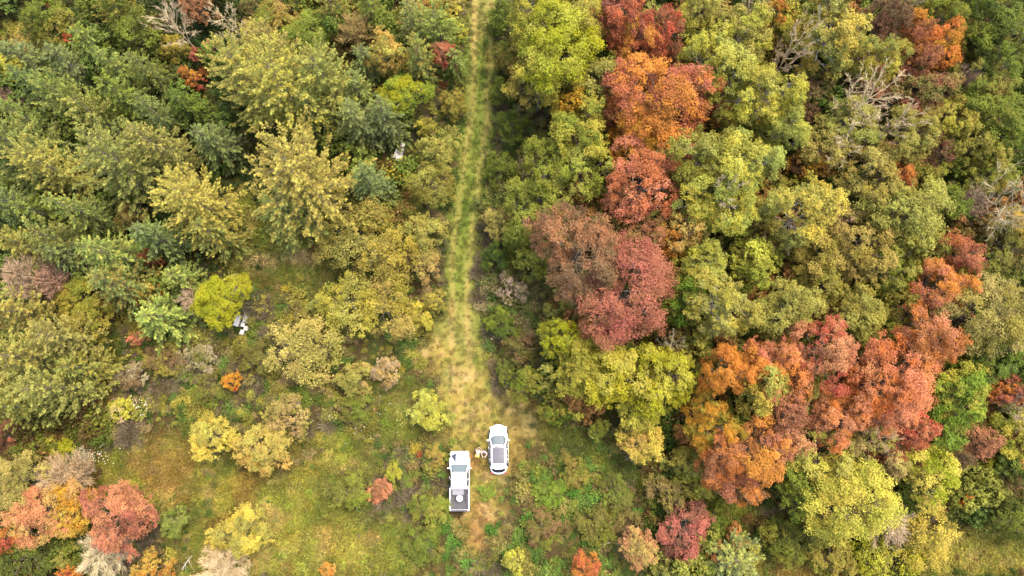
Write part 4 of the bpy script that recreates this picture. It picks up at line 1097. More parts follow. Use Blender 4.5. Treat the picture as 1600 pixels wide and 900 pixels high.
# low saplings and bushes that close the floor of the woods: nobody could count them
def thicket():
    r = np.random.default_rng(31)
    n = 3600
    x = r.uniform(-64, 66, n); y = r.uniform(-34, 62, n)
    px, py, track, rut, tan, mead, path = zones(x, y)
    keep = (px > -60) & (px < 1660) & (py > -60) & (py < 960) & (np.maximum.reduce([track, tan, mead, path]) < .1)
    right = (px > 860) & ((py < 640) | (px > 1060)) & ~((px > 1180) & (py > 780))
    leftw = (px < 640) & (py < 330) | (px < 360) & (py < 480)
    keep &= ~((np.abs(px - 623) < 26) & (np.abs(py - 236) < 30)) & ~((np.abs(px - 376) < 26) & (np.abs(py - 504) < 30))
    keep &= right | (leftw & (r.random(n) < .18))
    x, y, px = x[keep], y[keep], px[keep]
    n = len(x)
    pal = [(140, 142, 62), (116, 128, 54), (160, 154, 68), (142, 122, 66), (170, 122, 72), (98, 118, 50), (150, 150, 74)]
    pn = fbm(x, y, 6.0, 2)
    k = np.clip(((pn - .2) / .6 * len(pal) + r.normal(size=n) * 1.3).astype(int), 0, len(pal) - 1)
    k = np.where(px < 700, np.where(r.random(n) < .5, 5, 1), k)
    tint = np.array([col(pal[q], 1.2) for q in k]) * r.uniform(.8, 1.2, n)[:, None]
    ms = []
    for i in range(4):
        m = broadleaf(900 + i, 1.3, 3.2, base=.1, nb=13, ns=11, nl=18, leaf=.17, lob=.35, br=(.2, .36))[1]
        m.materials.clear(); ms.append(m)
    s = r.uniform(.75, 1.5, n)
    kinds = hidden_kinds("sapling_kind", ms, M_weed)
    scatter("thicket", "low mixed saplings and bushes closing the gaps beneath the trees", np.stack([x, y, height(x, y) - .1], 1),
            np.stack([r.normal(size=n) * .1, r.normal(size=n) * .1, r.random(n) * 6.28], 1), np.stack([s, s, s * r.uniform(.8, 1.7, n)], 1), tint, r.integers(0, 4, n), kinds)
thicket()

# ------------------------------------------------------------------ vehicles
M_white = plain("white_paint", (.8, .8, .79), .28, spec=.5, coat=.6)
M_black = plain("black_trim", (.02, .02, .022), .5)
M_glass = plain("dark_glass", (.012, .014, .016), .15, spec=.3)
M_wind = plain("windshield_glass", (.05, .062, .06), .1, spec=.5)
M_roofglass = plain("glass_roof", (.05, .047, .052), .15, spec=.4)
M_tyre = plain("tyre_rubber", (.018, .018, .018), .9, spec=.2, noise=.2, nscale=20)
M_rim = plain("alloy", (.45, .45, .46), .3, .9)
M_liner = plain("bed_liner", (.04, .038, .04), .8, spec=.2, noise=.25, nscale=9)
M_lamp = plain("lamp_lens", (.6, .62, .62), .1, spec=.8)
M_red = plain("tail_lens", (.3, .01, .01), .2)
M_chrome = plain("chrome", (.5, .5, .51), .2, 1)

def superellipse(hw, y0, y1, nf=3.2, nr=4.5, k=48):
    """outline in plan between y0 (rear) and y1 (front), rounder in front with a smaller exponent"""
    cy = (y0 + y1) / 2; hl = (y1 - y0) / 2
    P = []
    for i in range(k):
        a = 2 * math.pi * (i + .5) / k
        e = nf if math.sin(a) > 0 else nr
        c, s = math.cos(a), math.sin(a)
        P.append((hw * math.copysign(abs(c) ** (2 / e), c), cy + hl * math.copysign(abs(s) ** (2 / e), s)))
    return P
def stack(name, levels, mat, parent, smooth=True):
    """rings (outline, z) one above the other, closed at both ends"""
    V, F = [], []
    k = len(levels[0][0])
    for pts, z in levels:
        V += [(x, y, z if not callable(z) else z(x, y)) for x, y in pts]
    for q in range(len(levels) - 1):
        for i in range(k):
            j = (i + 1) % k
            F.append((q * k + i, q * k + j, (q + 1) * k + j, (q + 1) * k + i))
    F.append(tuple(range(k - 1, -1, -1))); o = (len(levels) - 1) * k
    F.append(tuple(range(o, o + k)))
    me = bpy.data.meshes.new(name); me.from_pydata(V, [], F)
    for p in me.polygons: p.use_smooth = smooth and len(p.vertices) == 4
    return link(name, me, mat, parent)
def box(name, mat, parent, x0, x1, y0, y1, z0, z1, bev=.02, seg=2, taper=0):
    bm = bmesh.new()
    bmesh.ops.create_cube(bm, size=1)
    for v in bm.verts:
        t = 1 - taper * (v.co.z + .5)
        v.co = Vector(((x0 + x1) / 2 + v.co.x * (x1 - x0) * t, (y0 + y1) / 2 + v.co.y * (y1 - y0) * t, (z0 + z1) / 2 + v.co.z * (z1 - z0)))
    if bev: bmesh.ops.bevel(bm, geom=bm.edges[:], offset=bev, segments=seg, affect='EDGES', profile=.6)
    me = bpy.data.meshes.new(name); bm.to_mesh(me); bm.free()
    return link(name, me, mat, parent)
def panel(name, mat, parent, grid, thick=.012):
    """a curved pane: rows of points, given a thickness along its normal"""
    g = np.asarray(grid, float); m, n = g.shape[:2]
    du = np.gradient(g, axis=1); dv = np.gradient(g, axis=0)
    N = norm(np.cross(du, dv))
    if N[..., 2].mean() < 0 and abs(N[..., 2].mean()) > .05: N = -N
    elif abs(N[..., 2].mean()) <= .05 and (N[..., 0] * g[..., 0]).mean() < 0: N = -N
    V = np.concatenate([(g + N * thick).reshape(-1, 3), (g - N * thick).reshape(-1, 3)])
    F = []
    for i in range(m - 1):
        for j in range(n - 1):
            a = i * n + j
            F.append((a, a + 1, a + n + 1, a + n)); b = a + m * n
            F.append((b, b + n, b + n + 1, b + 1))
    rim = [i for i in range(n)] + [(i + 1) * n - 1 for i in range(1, m)] + [(m - 1) * n + i for i in range(n - 2, -1, -1)] + [i * n for i in range(m - 2, 0, -1)]
    for a, b in zip(rim, rim[1:] + rim[:1]): F.append((a, a + m * n, b + m * n, b))
    me = bpy.data.meshes.new(name); me.from_pydata([tuple(v) for v in V], [], F)
    bm = bmesh.new(); bm.from_mesh(me); bmesh.ops.recalc_face_normals(bm, faces=bm.faces[:]); bm.to_mesh(me); bm.free()
    return link(name, me, mat, parent)
def lathe(name, mat, parent, prof, k=24, axis='Z', loc=(0, 0, 0)):
    """profile (radius, height) turned about an axis"""
    V, F = [], []
    for r, h in prof:
        for i in range(k):
            a = 2 * math.pi * i / k
            p = (r * math.cos(a), r * math.sin(a), h)
            V.append(p if axis == 'Z' else (p[2], p[0], p[1]))
    m = len(prof)
    for q in range(m - 1):
        for i in range(k):
            j = (i + 1) % k
            F.append((q * k + i, q * k + j, (q + 1) * k + j, (q + 1) * k + i))
    F.append(tuple(range(k - 1, -1, -1))); F.append(tuple(range((m - 1) * k, m * k)))
    me = bpy.data.meshes.new(name); me.from_pydata(V, [], F)
    for p in me.polygons: p.use_smooth = len(p.vertices) == 4
    o = link(name, me, mat, parent); o.location = loc
    return o
def wheels(parent, track, ys, R, w):
    for y in ys:
        for s in (-1, 1):
            t = lathe("wheel", M_tyre, parent, [(R * .62, -w / 2), (R * .93, -w / 2), (R, -w * .35), (R, w * .35), (R * .93, w / 2), (R * .62, w / 2)], 28, 'X', (s * track, y, R))
            lathe("rim", M_rim, t, [(R * .61, -w * .42), (R * .6, w * .42), (R * .2, w * .52), (.04, w * .54)], 20, 'X', (0, 0, 0))
            if s < 0: t.rotation_euler = (0, 0, math.pi)
def side_strip(y0, y1, zb, zt, xb, xt, n=6, cut0=.0, cut1=.0):
    """a side window: bottom edge at xb, zb and top edge at xt, zt, raked at both ends"""
    return [[(xb + (xt - xb) * v, y0 + (cut0 * v) + (y1 - cut1 * v - y0 - cut0 * v) * u, zb + (zt - zb) * v) for u in np.linspace(0, 1, n)] for v in (0, .5, 1)]

def pane_on(name, mat, parent, za, A, zb, B, side, e0, e1, v0, v1, n=11, m=5, off=.016, thick=.006, squeeze=0.0):
    """a pane lying on the shell between two superellipse outlines A (at za) and B (at zb): each (half width, y rear, y front, exponent front, exponent rear)"""
    g = []
    for v in np.linspace(v0, v1, m):
        hw, y0, y1, nf, nr = (np.array(A) * (1 - v) + np.array(B) * v)
        cy, hl = (y0 + y1) / 2, (y1 - y0) / 2
        row = []
        for u in np.linspace(0, 1, n):
            if side in ('front', 'rear'):
                k = (v - v0) / (v1 - v0)
                x = (e0 + (e1 - e0) * u) * hw * (1 - squeeze * (1 - k))
                e = nf if side == 'front' else nr
                sg = 1 if side == 'front' else -1
                row.append((x, cy + sg * (hl * (1 - min(1, abs(x / hw)) ** e) ** (1 / e) + off), za + (zb - za) * v + off * .7))
            else:
                k = (v - v0) / (v1 - v0)
                y = e0 + squeeze * k * (0 if squeeze > 0 else 0) + (e1 - max(0, squeeze) * k - e0) * u
                e = nf if y > cy else nr
                sg = 1 if side == 'right' else -1
                row.append((sg * (hw * (1 - min(1, abs((y - cy) / hl)) ** e) ** (1 / e) + off), y, za + (zb - za) * v + off * .5))
        g.append(row)
    return panel(name, mat, parent, g, thick)

def pickup():
    p, _ = at(718, 752, .9)
    root = empty("pickup_truck", (p.x, p.y, gz(p.x, p.y)), R_(.4))
    tag(root, "white crew-cab pickup truck with open grey bed parked on the track", "pickup truck")
    W = .95
    # front body, hood
    full = superellipse(W, -.6, 2.76, 4.2, 14)
    stack("body", [(superellipse(W * .93, -.6, 2.68, 4.2, 14), .38), (superellipse(W, -.6, 2.74, 4.2, 14), .55), (full, .8), (superellipse(W * .985, -.6, 2.72, 4, 14), .98),
                   (superellipse(W * .93, -.58, 2.62, 3.6, 14), 1.07), (superellipse(W * .74, -.5, 2.4, 3.2, 14), 1.115), (superellipse(W * .4, -.3, 2.0, 3, 10), 1.13)], M_white, root)
    # hood edges and a raised middle
    box("hood_bulge", M_white, root, -.36, .36, 1.62, 2.36, 1.10, 1.14, .03, 3)
    cab = lambda hw, y0, y1: superellipse(hw, y0, y1, 7, 9)
    stack("cab", [(cab(.91, -.58, 1.72), 1.02), (cab(.9, -.58, 1.68), 1.12), (cab(.73, -.46, .9), 1.7), (cab(.69, -.4, .8), 1.765), (cab(.5, -.2, .55), 1.785)], M_white, root)
    CA, CB = (.9, -.58, 1.68, 7, 9), (.73, -.46, .9, 7, 9)
    w = pane_on("windshield", M_wind, root, 1.12, CA, 1.7, CB, 'front', -.9, .9, .06, .96, squeeze=-.02)
    for s in (-1, 1):
        b = box("wiper", M_black, w, -.3, .3, -.012, .012, -.01, .01, .004, 1); b.location = (s * .34 - .05, 1.62, 1.2); b.rotation_euler = (R_(-20), 0, R_(7))
    pane_on("rear_window", M_glass, root, 1.12, CA, 1.7, CB, 'rear', -.78, .78, .12, .92)
    for s in (-1, 1):
        sd = 'right' if s > 0 else 'left'
        pane_on("side_window", M_glass, root, 1.12, CA, 1.7, CB, sd, .28, 1.34, .04, .92, off=.022, squeeze=.55)
        pane_on("side_window", M_glass, root, 1.12, CA, 1.7, CB, sd, -.44, .21, .04, .92, off=.022)
        panel("door_handle", M_chrome, root, side_strip(.3, .48, 1.0, 1.04, s * .958, s * .955, 3))
        m = box("mirror", M_white, root, s * 1.04 - .1, s * 1.04 + .1, 1.22, 1.34, 1.12, 1.32, .04, 3)
        box("mirror_glass", M_glass, m, s * 1.04 - .08, s * 1.04 + .08, 1.205, 1.218, 1.14, 1.3, .0)
        box("headlight", M_lamp, root, s * .76 - .15, s * .76 + .15, 2.46, 2.66, .84, 1.02, .04, 3)
        box("taillight", M_red, root, s * .89 - .055, s * .89 + .055, -2.72, -2.64, .72, 1.08, .02)
        box("bed_side", M_white, root, s * .885 - .065, s * .885 + .065, -2.7, -.61, .5, 1.14, .035, 3)
        box("rail_cap", M_black, root, s * .845 - .02, s * .845 + .02, -2.62, -.68, 1.13, 1.152, .008, 1)
        box("wheel_well", M_liner, root, s * .69 - .1, s * .69 + .1, -1.9, -1.22, .72, .95, .06, 3)
        box("sill", M_black, root, s * .88 - .05, s * .88 + .05, -.9, 1.1, .34, .46, .02)
        stack("fender_flare", [(superellipse(.06, y - .46, y + .46, 3, 3, 20), z) for y, z in ((1.72, .55), (1.72, .82))], M_white, root).location = (s * .925, 0, 0)
    box("bed_floor", M_liner, root, -.815, .815, -2.66, -.62, .62, .72, .0)
    for i in range(9):
        x = -.52 + i * .13
        box("bed_rib", M_liner, root, x - .02, x + .02, -2.6, -.7, .721, .735, .0)
    box("bed_front", M_white, root, -.79, .79, -.68, -.615, .6, 1.16, .02)
    tg = box("tailgate", M_white, root, -.8, .8, -2.72, -2.645, .6, 1.12, .02)
    box("tailgate_cap", M_liner, tg, -.79, .79, -2.725, -2.63, 1.118, 1.145, .008, 1)
    box("tailgate_handle", M_black, tg, -.13, .13, -2.735, -2.715, .94, 1.03, .01)
    box("rear_bumper", M_chrome, root, -.93, .93, -2.84, -2.73, .46, .66, .05, 3)
    box("front_bumper", M_white, root, -.88, .88, 2.6, 2.8, .42, .66, .08, 3)
    box("grille", M_black, root, -.56, .56, 2.64, 2.765, .7, .94, .03, 2)
    wheels(root, .82, (1.74, -1.56), .39, .27)
    # what lies in the bed and on the hood: things of their own
    t = root.matrix_basis
    bx = empty("cargo_box", Matrix.LocRotScale(root.location, root.rotation_euler, None) @ Vector((-.12, -.98, .737)), R_(.4))
    tag(bx, "flat dark grey box lying across the front of the pickup's bed", "box")
    box("body", plain("grey_box", (.07, .068, .072), .7, noise=.12, nscale=5), bx, -.53, .53, -.24, .24, 0, .33, .02)
    box("lid", plain("grey_box_lid", (.085, .082, .088), .6, noise=.12, nscale=5), bx, -.55, .55, -.27, .27, .332, .38, .015)
    box("latch", M_chrome, bx, -.06, .06, -.29, -.272, .27, .35, .005, 1)
    dr = empty("white_drum", Matrix.LocRotScale(root.location, root.rotation_euler, None) @ Vector((.02, -1.56, .737)))
    tag(dr, "round white drum standing in the middle of the pickup's bed", "drum")
    mw = plain("white_plastic", (.22, .22, .22), .45, noise=.1, nscale=4)
    lathe("body", mw, dr, [(.27, 0), (.29, .03), (.31, .2), (.3, .34), (.315, .36), (.315, .385), (.3, .39)], 32)
    lathe("lid", mw, dr, [(.30, .392), (.325, .4), (.325, .425), (.29, .45), (.2, .47), (.06, .48)], 32)
    h = Tubes(); a = np.linspace(0, math.pi, 9)
    h.tube(np.stack([.1 * np.cos(a), 0 * a, .478 + .05 * np.sin(a)], 1), np.full(9, .012), 6)
    hm = h.mesh("handle"); link("handle", hm, plain("grey_handle", (.2, .2, .2), .6), dr)
    # triangular navy cloth
    q = Matrix.LocRotScale(root.location, root.rotation_euler, None)
    A, B, Cc = Vector((-.8, 2.46, 0)), Vector((-.28, 2.7, 0)), Vector((-.34, 1.7, 0))
    g = []
    n = 9
    rr = np.random.default_rng(5)
    for i in range(n):
        row = []
        for j in range(n):
            u, v = i / (n - 1), j / (n - 1)
            P = A + (B - A) * v
            P = P + (Cc - P) * u
            z = 1.185 - .075 * max(0, (abs(P.x) - .62) / .2) ** 2 - max(0, P.y - 2.45) * .28 + .012 * math.sin(P.x * 19 + P.y * 11)
            row.append((P.x, P.y, z))
        g.append(row)
    c = panel("folded_cloth", plain("navy_cloth", (.022, .026, .042), .9, spec=.1, noise=.3, nscale=12), None, g, .006)
    c.matrix_world = q
    tag(c, "dark slate-blue triangular cloth lying on the pickup's white hood", "cloth")

def suv():
    p, _ = at(779, 702, .9)
    root = empty("parked_suv", (p.x, p.y, gz(p.x, p.y)), R_(.8))
    tag(root, "white SUV with dark panoramic glass roof parked in the tan clearing", "car")
    S = superellipse
    stack("body", [(S(.84, -2.26, 2.26, 2.9, 3.4), .32), (S(.93, -2.34, 2.36, 2.8, 3.4), .5), (S(.95, -2.36, 2.36, 2.8, 3.4), .75), (S(.93, -2.33, 2.26, 2.8, 3.4), .95),
                   (S(.87, -2.28, 2.08, 2.7, 3.6), 1.04), (S(.7, -2.1, 1.85, 2.6, 3.6), 1.09), (S(.4, -1.7, 1.5, 2.5, 3), 1.10)], M_white, root)
    CA, CB = (.89, -2.24, 1.4, 3.6, 3.2), (.72, -1.74, .48, 4, 3.4)
    stack("cabin", [(S(.905, -2.27, 1.46, 3.6, 3.2), .98), (S(*CA), 1.08), (S(*CB), 1.56), (S(.67, -1.62, .36, 4, 3.6), 1.63), (S(.5, -1.4, .2, 4, 4), 1.655)], M_white, root)
    w = pane_on("windshield", M_wind, root, 1.08, CA, 1.56, CB, 'front', -.84, .84, .05, .93, off=.014)
    for s in (-1, 1):
        b = box("wiper", M_black, w, -.28, .28, -.012, .012, -.01, .01, .004, 1); b.location = (s * .3 - .05, 1.16, 1.17); b.rotation_euler = (R_(-30), 0, R_(8))
    pane_on("sunshade_band", M_black, root, 1.08, CA, 1.56, CB, 'front', -.84, .84, .94, 1.0, m=3, off=.02)
    gr = [[(x * .56, y - (.15 * x * x if y > .2 else 0), 1.674 - .03 * x * x - .25 * max(0, y - .2) - (.03 * max(0, -y - .9))) for x in np.linspace(-1, 1, 9)] for y in np.linspace(.4, -1.3, 9)]
    r = panel("glass_roof", M_roofglass, root, gr, .012)
    box("roof_bar", M_black, r, -.55, .55, -.37, -.345, 1.672, 1.685, .004, 1)
    for s in (-1, 1):
        t = Tubes()
        ys = np.linspace(.55, -1.55, 12); z = 1.68 + .03 * np.sin(np.linspace(0, math.pi, 12)) - np.array([.06] + [0] * 10 + [.06])
        t.tube(np.stack([np.full(12, s * .635) - s * .03 * ((ys + .5) / 1.05) ** 2, ys, z], 1), np.full(12, .032), 8)
        link("roof_rail", t.mesh("roof_rail"), M_white, root)
        sd = 'right' if s > 0 else 'left'
        pane_on("side_window", M_glass, root, 1.08, CA, 1.56, CB, sd, .06, .92, .05, .9, squeeze=.55)
        pane_on("side_window", M_glass, root, 1.08, CA, 1.56, CB, sd, -.82, 0, .05, .9)
        pane_on("side_window", M_glass, root, 1.08, CA, 1.56, CB, sd, -1.42, -.9, .08, .85)
        m = box("mirror", M_white, root, s * 1.04 - .1, s * 1.04 + .1, 1.22, 1.34, 1.12, 1.32, .04, 3)
        box("mirror_glass", M_glass, m, s * 1.04 - .08, s * 1.04 + .08, 1.205, 1.218, 1.14, 1.3, .0)
        box("headlight", M_lamp, root, s * .76 - .15, s * .76 + .15, 2.46, 2.66, .84, 1.02, .04, 3)
        box("taillight", M_red, root, s * .89 - .055, s * .89 + .055, -2.72, -2.64, .72, 1.08, .02)
        box("bed_side", M_white, root, s * .885 - .065, s * .885 + .065, -2.7, -.61, .5, 1.14, .035, 3)
        box("rail_cap", M_black, root, s * .845 - .02, s * .845 + .02, -2.62, -.68, 1.13, 1.152, .008, 1)
        box("wheel_well", M_liner, root, s * .69 - .1, s * .69 + .1, -1.9, -1.22, .72, .95, .06, 3)
        box("sill", M_black, root, s * .88 - .05, s * .88 + .05, -.9, 1.1, .34, .46, .02)
        stack("fender_flare", [(superellipse(.06, y - .46, y + .46, 3, 3, 20), z) for y, z in ((1.72, .55), (1.72, .82))], M_white, root).location = (s * .925, 0, 0)
    box("bed_floor", M_liner, root, -.815, .815, -2.66, -.62, .62, .72, .0)
    for i in range(9):
        x = -.52 + i * .13
        box("bed_rib", M_liner, root, x - .02, x + .02, -2.6, -.7, .721, .735, .0)
    box("bed_front", M_white, root, -.79, .79, -.68, -.615, .6, 1.16, .02)
    tg = box("tailgate", M_white, root, -.8, .8, -2.72, -2.645, .6, 1.12, .02)
    box("tailgate_cap", M_liner, tg, -.79, .79, -2.725, -2.63, 1.118, 1.145, .008, 1)
    box("tailgate_handle", M_black, tg, -.13, .13, -2.735, -2.715, .94, 1.03, .01)
    box("rear_bumper", M_chrome, root, -.93, .93, -2.84, -2.73, .46, .66, .05, 3)
    box("front_bumper", M_white, root, -.88, .88, 2.6, 2.8, .42, .66, .08, 3)
    box("grille", M_black, root, -.56, .56, 2.64, 2.765, .7, .94, .03, 2)
    wheels(root, .82, (1.74, -1.56), .39, .27)
    # what lies in the bed and on the hood: things of their own
    t = root.matrix_basis
    bx = empty("cargo_box", Matrix.LocRotScale(root.location, root.rotation_euler, None) @ Vector((-.12, -.98, .737)), R_(.4))
    tag(bx, "flat dark grey box lying across the front of the pickup's bed", "box")
    box("body", plain("grey_box", (.07, .068, .072), .7, noise=.12, nscale=5), bx, -.53, .53, -.24, .24, 0, .33, .02)
    box("lid", plain("grey_box_lid", (.085, .082, .088), .6, noise=.12, nscale=5), bx, -.55, .55, -.27, .27, .332, .38, .015)
    box("latch", M_chrome, bx, -.06, .06, -.29, -.272, .27, .35, .005, 1)
    dr = empty("white_drum", Matrix.LocRotScale(root.location, root.rotation_euler, None) @ Vector((.02, -1.56, .737)))
    tag(dr, "round white drum standing in the middle of the pickup's bed", "drum")
    mw = plain("white_plastic", (.22, .22, .22), .45, noise=.1, nscale=4)
    lathe("body", mw, dr, [(.27, 0), (.29, .03), (.31, .2), (.3, .34), (.315, .36), (.315, .385), (.3, .39)], 32)
    lathe("lid", mw, dr, [(.30, .392), (.325, .4), (.325, .425), (.29, .45), (.2, .47), (.06, .48)], 32)
    h = Tubes(); a = np.linspace(0, math.pi, 9)
    h.tube(np.stack([.1 * np.cos(a), 0 * a, .478 + .05 * np.sin(a)], 1), np.full(9, .012), 6)
    hm = h.mesh("handle"); link("handle", hm, plain("grey_handle", (.2, .2, .2), .6), dr)
    # triangular navy cloth
    q = Matrix.LocRotScale(root.location, root.rotation_euler, None)
    A, B, Cc = Vector((-.8, 2.46, 0)), Vector((-.28, 2.7, 0)), Vector((-.34, 1.7, 0))
    g = []
    n = 9
    rr = np.random.default_rng(5)
    for i in range(n):
        row = []
        for j in range(n):
            u, v = i / (n - 1), j / (n - 1)
            P = A + (B - A) * v
            P = P + (Cc - P) * u
            z = 1.185 - .075 * max(0, (abs(P.x) - .62) / .2) ** 2 - max(0, P.y - 2.45) * .28 + .012 * math.sin(P.x * 19 + P.y * 11)
            row.append((P.x, P.y, z))
        g.append(row)
    c = panel("folded_cloth", plain("navy_cloth", (.022, .026, .042), .9, spec=.1, noise=.3, nscale=12), None, g, .006)
    c.matrix_world = q
    tag(c, "dark slate-blue triangular cloth lying on the pickup's white hood", "cloth")

def suv():
    p, _ = at(779, 702, .9)
    root = empty("parked_suv", (p.x, p.y, gz(p.x, p.y)), R_(.8))
    tag(root, "white SUV with dark panoramic glass roof parked in the tan clearing", "car")
    S = superellipse
    stack("body", [(S(.84, -2.26, 2.26, 2.9, 3.4), .32), (S(.93, -2.34, 2.36, 2.8, 3.4), .5), (S(.95, -2.36, 2.36, 2.8, 3.4), .75), (S(.93, -2.33, 2.26, 2.8, 3.4), .95),
                   (S(.87, -2.28, 2.08, 2.7, 3.6), 1.04), (S(.7, -2.1, 1.85, 2.6, 3.6), 1.09), (S(.4, -1.7, 1.5, 2.5, 3), 1.10)], M_white, root)
    CA, CB = (.89, -2.24, 1.4, 3.6, 3.2), (.72, -1.74, .48, 4, 3.4)
    stack("cabin", [(S(.905, -2.27, 1.46, 3.6, 3.2), .98), (S(*CA), 1.08), (S(*CB), 1.56), (S(.67, -1.62, .36, 4, 3.6), 1.63), (S(.5, -1.4, .2, 4, 4), 1.655)], M_white, root)
    w = pane_on("windshield", M_wind, root, 1.08, CA, 1.56, CB, 'front', -.84, .84, .05, .93, off=.014)
    for s in (-1, 1):
        b = box("wiper", M_black, w, -.28, .28, -.012, .012, -.01, .01, .004, 1); b.location = (s * .3 - .05, 1.16, 1.17); b.rotation_euler = (R_(-30), 0, R_(8))
    pane_on("sunshade_band", M_black, root, 1.08, CA, 1.56, CB, 'front', -.84, .84, .94, 1.0, m=3, off=.02)
    gr = [[(x * .56, y - (.15 * x * x if y > .2 else 0), 1.674 - .03 * x * x - .25 * max(0, y - .2) - (.03 * max(0, -y - .9))) for x in np.linspace(-1, 1, 9)] for y in np.linspace(.4, -1.3, 9)]
    r = panel("glass_roof", M_roofglass, root, gr, .012)
    box("roof_bar", M_black, r, -.55, .55, -.37, -.345, 1.672, 1.685, .004, 1)
    for s in (-1, 1):
        t = Tubes()
        ys = np.linspace(.55, -1.55, 12); z = 1.68 + .03 * np.sin(np.linspace(0, math.pi, 12)) - np.array([.06] + [0] * 10 + [.06])
        t.tube(np.stack([np.full(12, s * .635) - s * .03 * ((ys + .5) / 1.05) ** 2, ys, z], 1), np.full(12, .032), 8)
        link("roof_rail", t.mesh("roof_rail"), M_white, root)
        panel("side_window", M_glass, root, side_strip(.1, 1.02, 1.1, 1.53, s * .893, s * .765, cut1=.5))
        panel("side_window", M_glass, root, side_strip(-.85, .04, 1.1, 1.53, s * .895, s * .768))
        panel("side_window", M_glass, root, side_strip(-1.62, -.93, 1.12, 1.5, s * .872, s * .745, cut0=.22))
        m = box("mirror", M_white, root, s * 1.0 - .11, s * 1.0 + .11, .82, .95, 1.02, 1.17, .045, 3)
        box("mirror_glass", M_glass, m, s * 1.0 - .09, s * 1.0 + .09, .806, .818, 1.04, 1.15, .0)
        box("headlight", M_lamp, root, s * .68 - .13, s * .68 + .13, 1.86, 2.14, .8, .95, .05, 3)
        box("taillight", M_red, root, s * .66 - .1, s * .66 + .1, -2.3, -2.16, .7, .84, .04, 3)
        panel("door_handle", M_chrome, root, side_strip(.1, .26, .92, .96, s * .95, s * .945, 3))
    stack("spoiler", [(S(.6, -1.8, -1.35, 6, 3), 1.6), (S(.6, -1.8, -1.35, 6, 3), 1.625), (S(.55, -1.75, -1.37, 6, 3), 1.64)], M_white, root)
    b = pane_on("rear_window", M_glass, root, 1.08, CA, 1.56, CB, 'rear', -.76, .76, .18, .95)
    box("rear_wiper", M_black, b, -.2, .2, -2.17, -2.15, 1.27, 1.29, .004, 1)
    box("number_plate", plain("plate", (.5, .5, .52), .5), root, -.2, .2, -2.372, -2.35, .66, .78, .0)
    box("rear_bumper", M_black, root, -.7, .7, -2.39, -2.2, .36, .52, .05, 3)
    box("grille", M_black, root, -.42, .42, 2.2, 2.375, .62, .8, .04, 3)
    wheels(root, .83, (1.42, -1.34), .35, .22)
pickup()
suv()

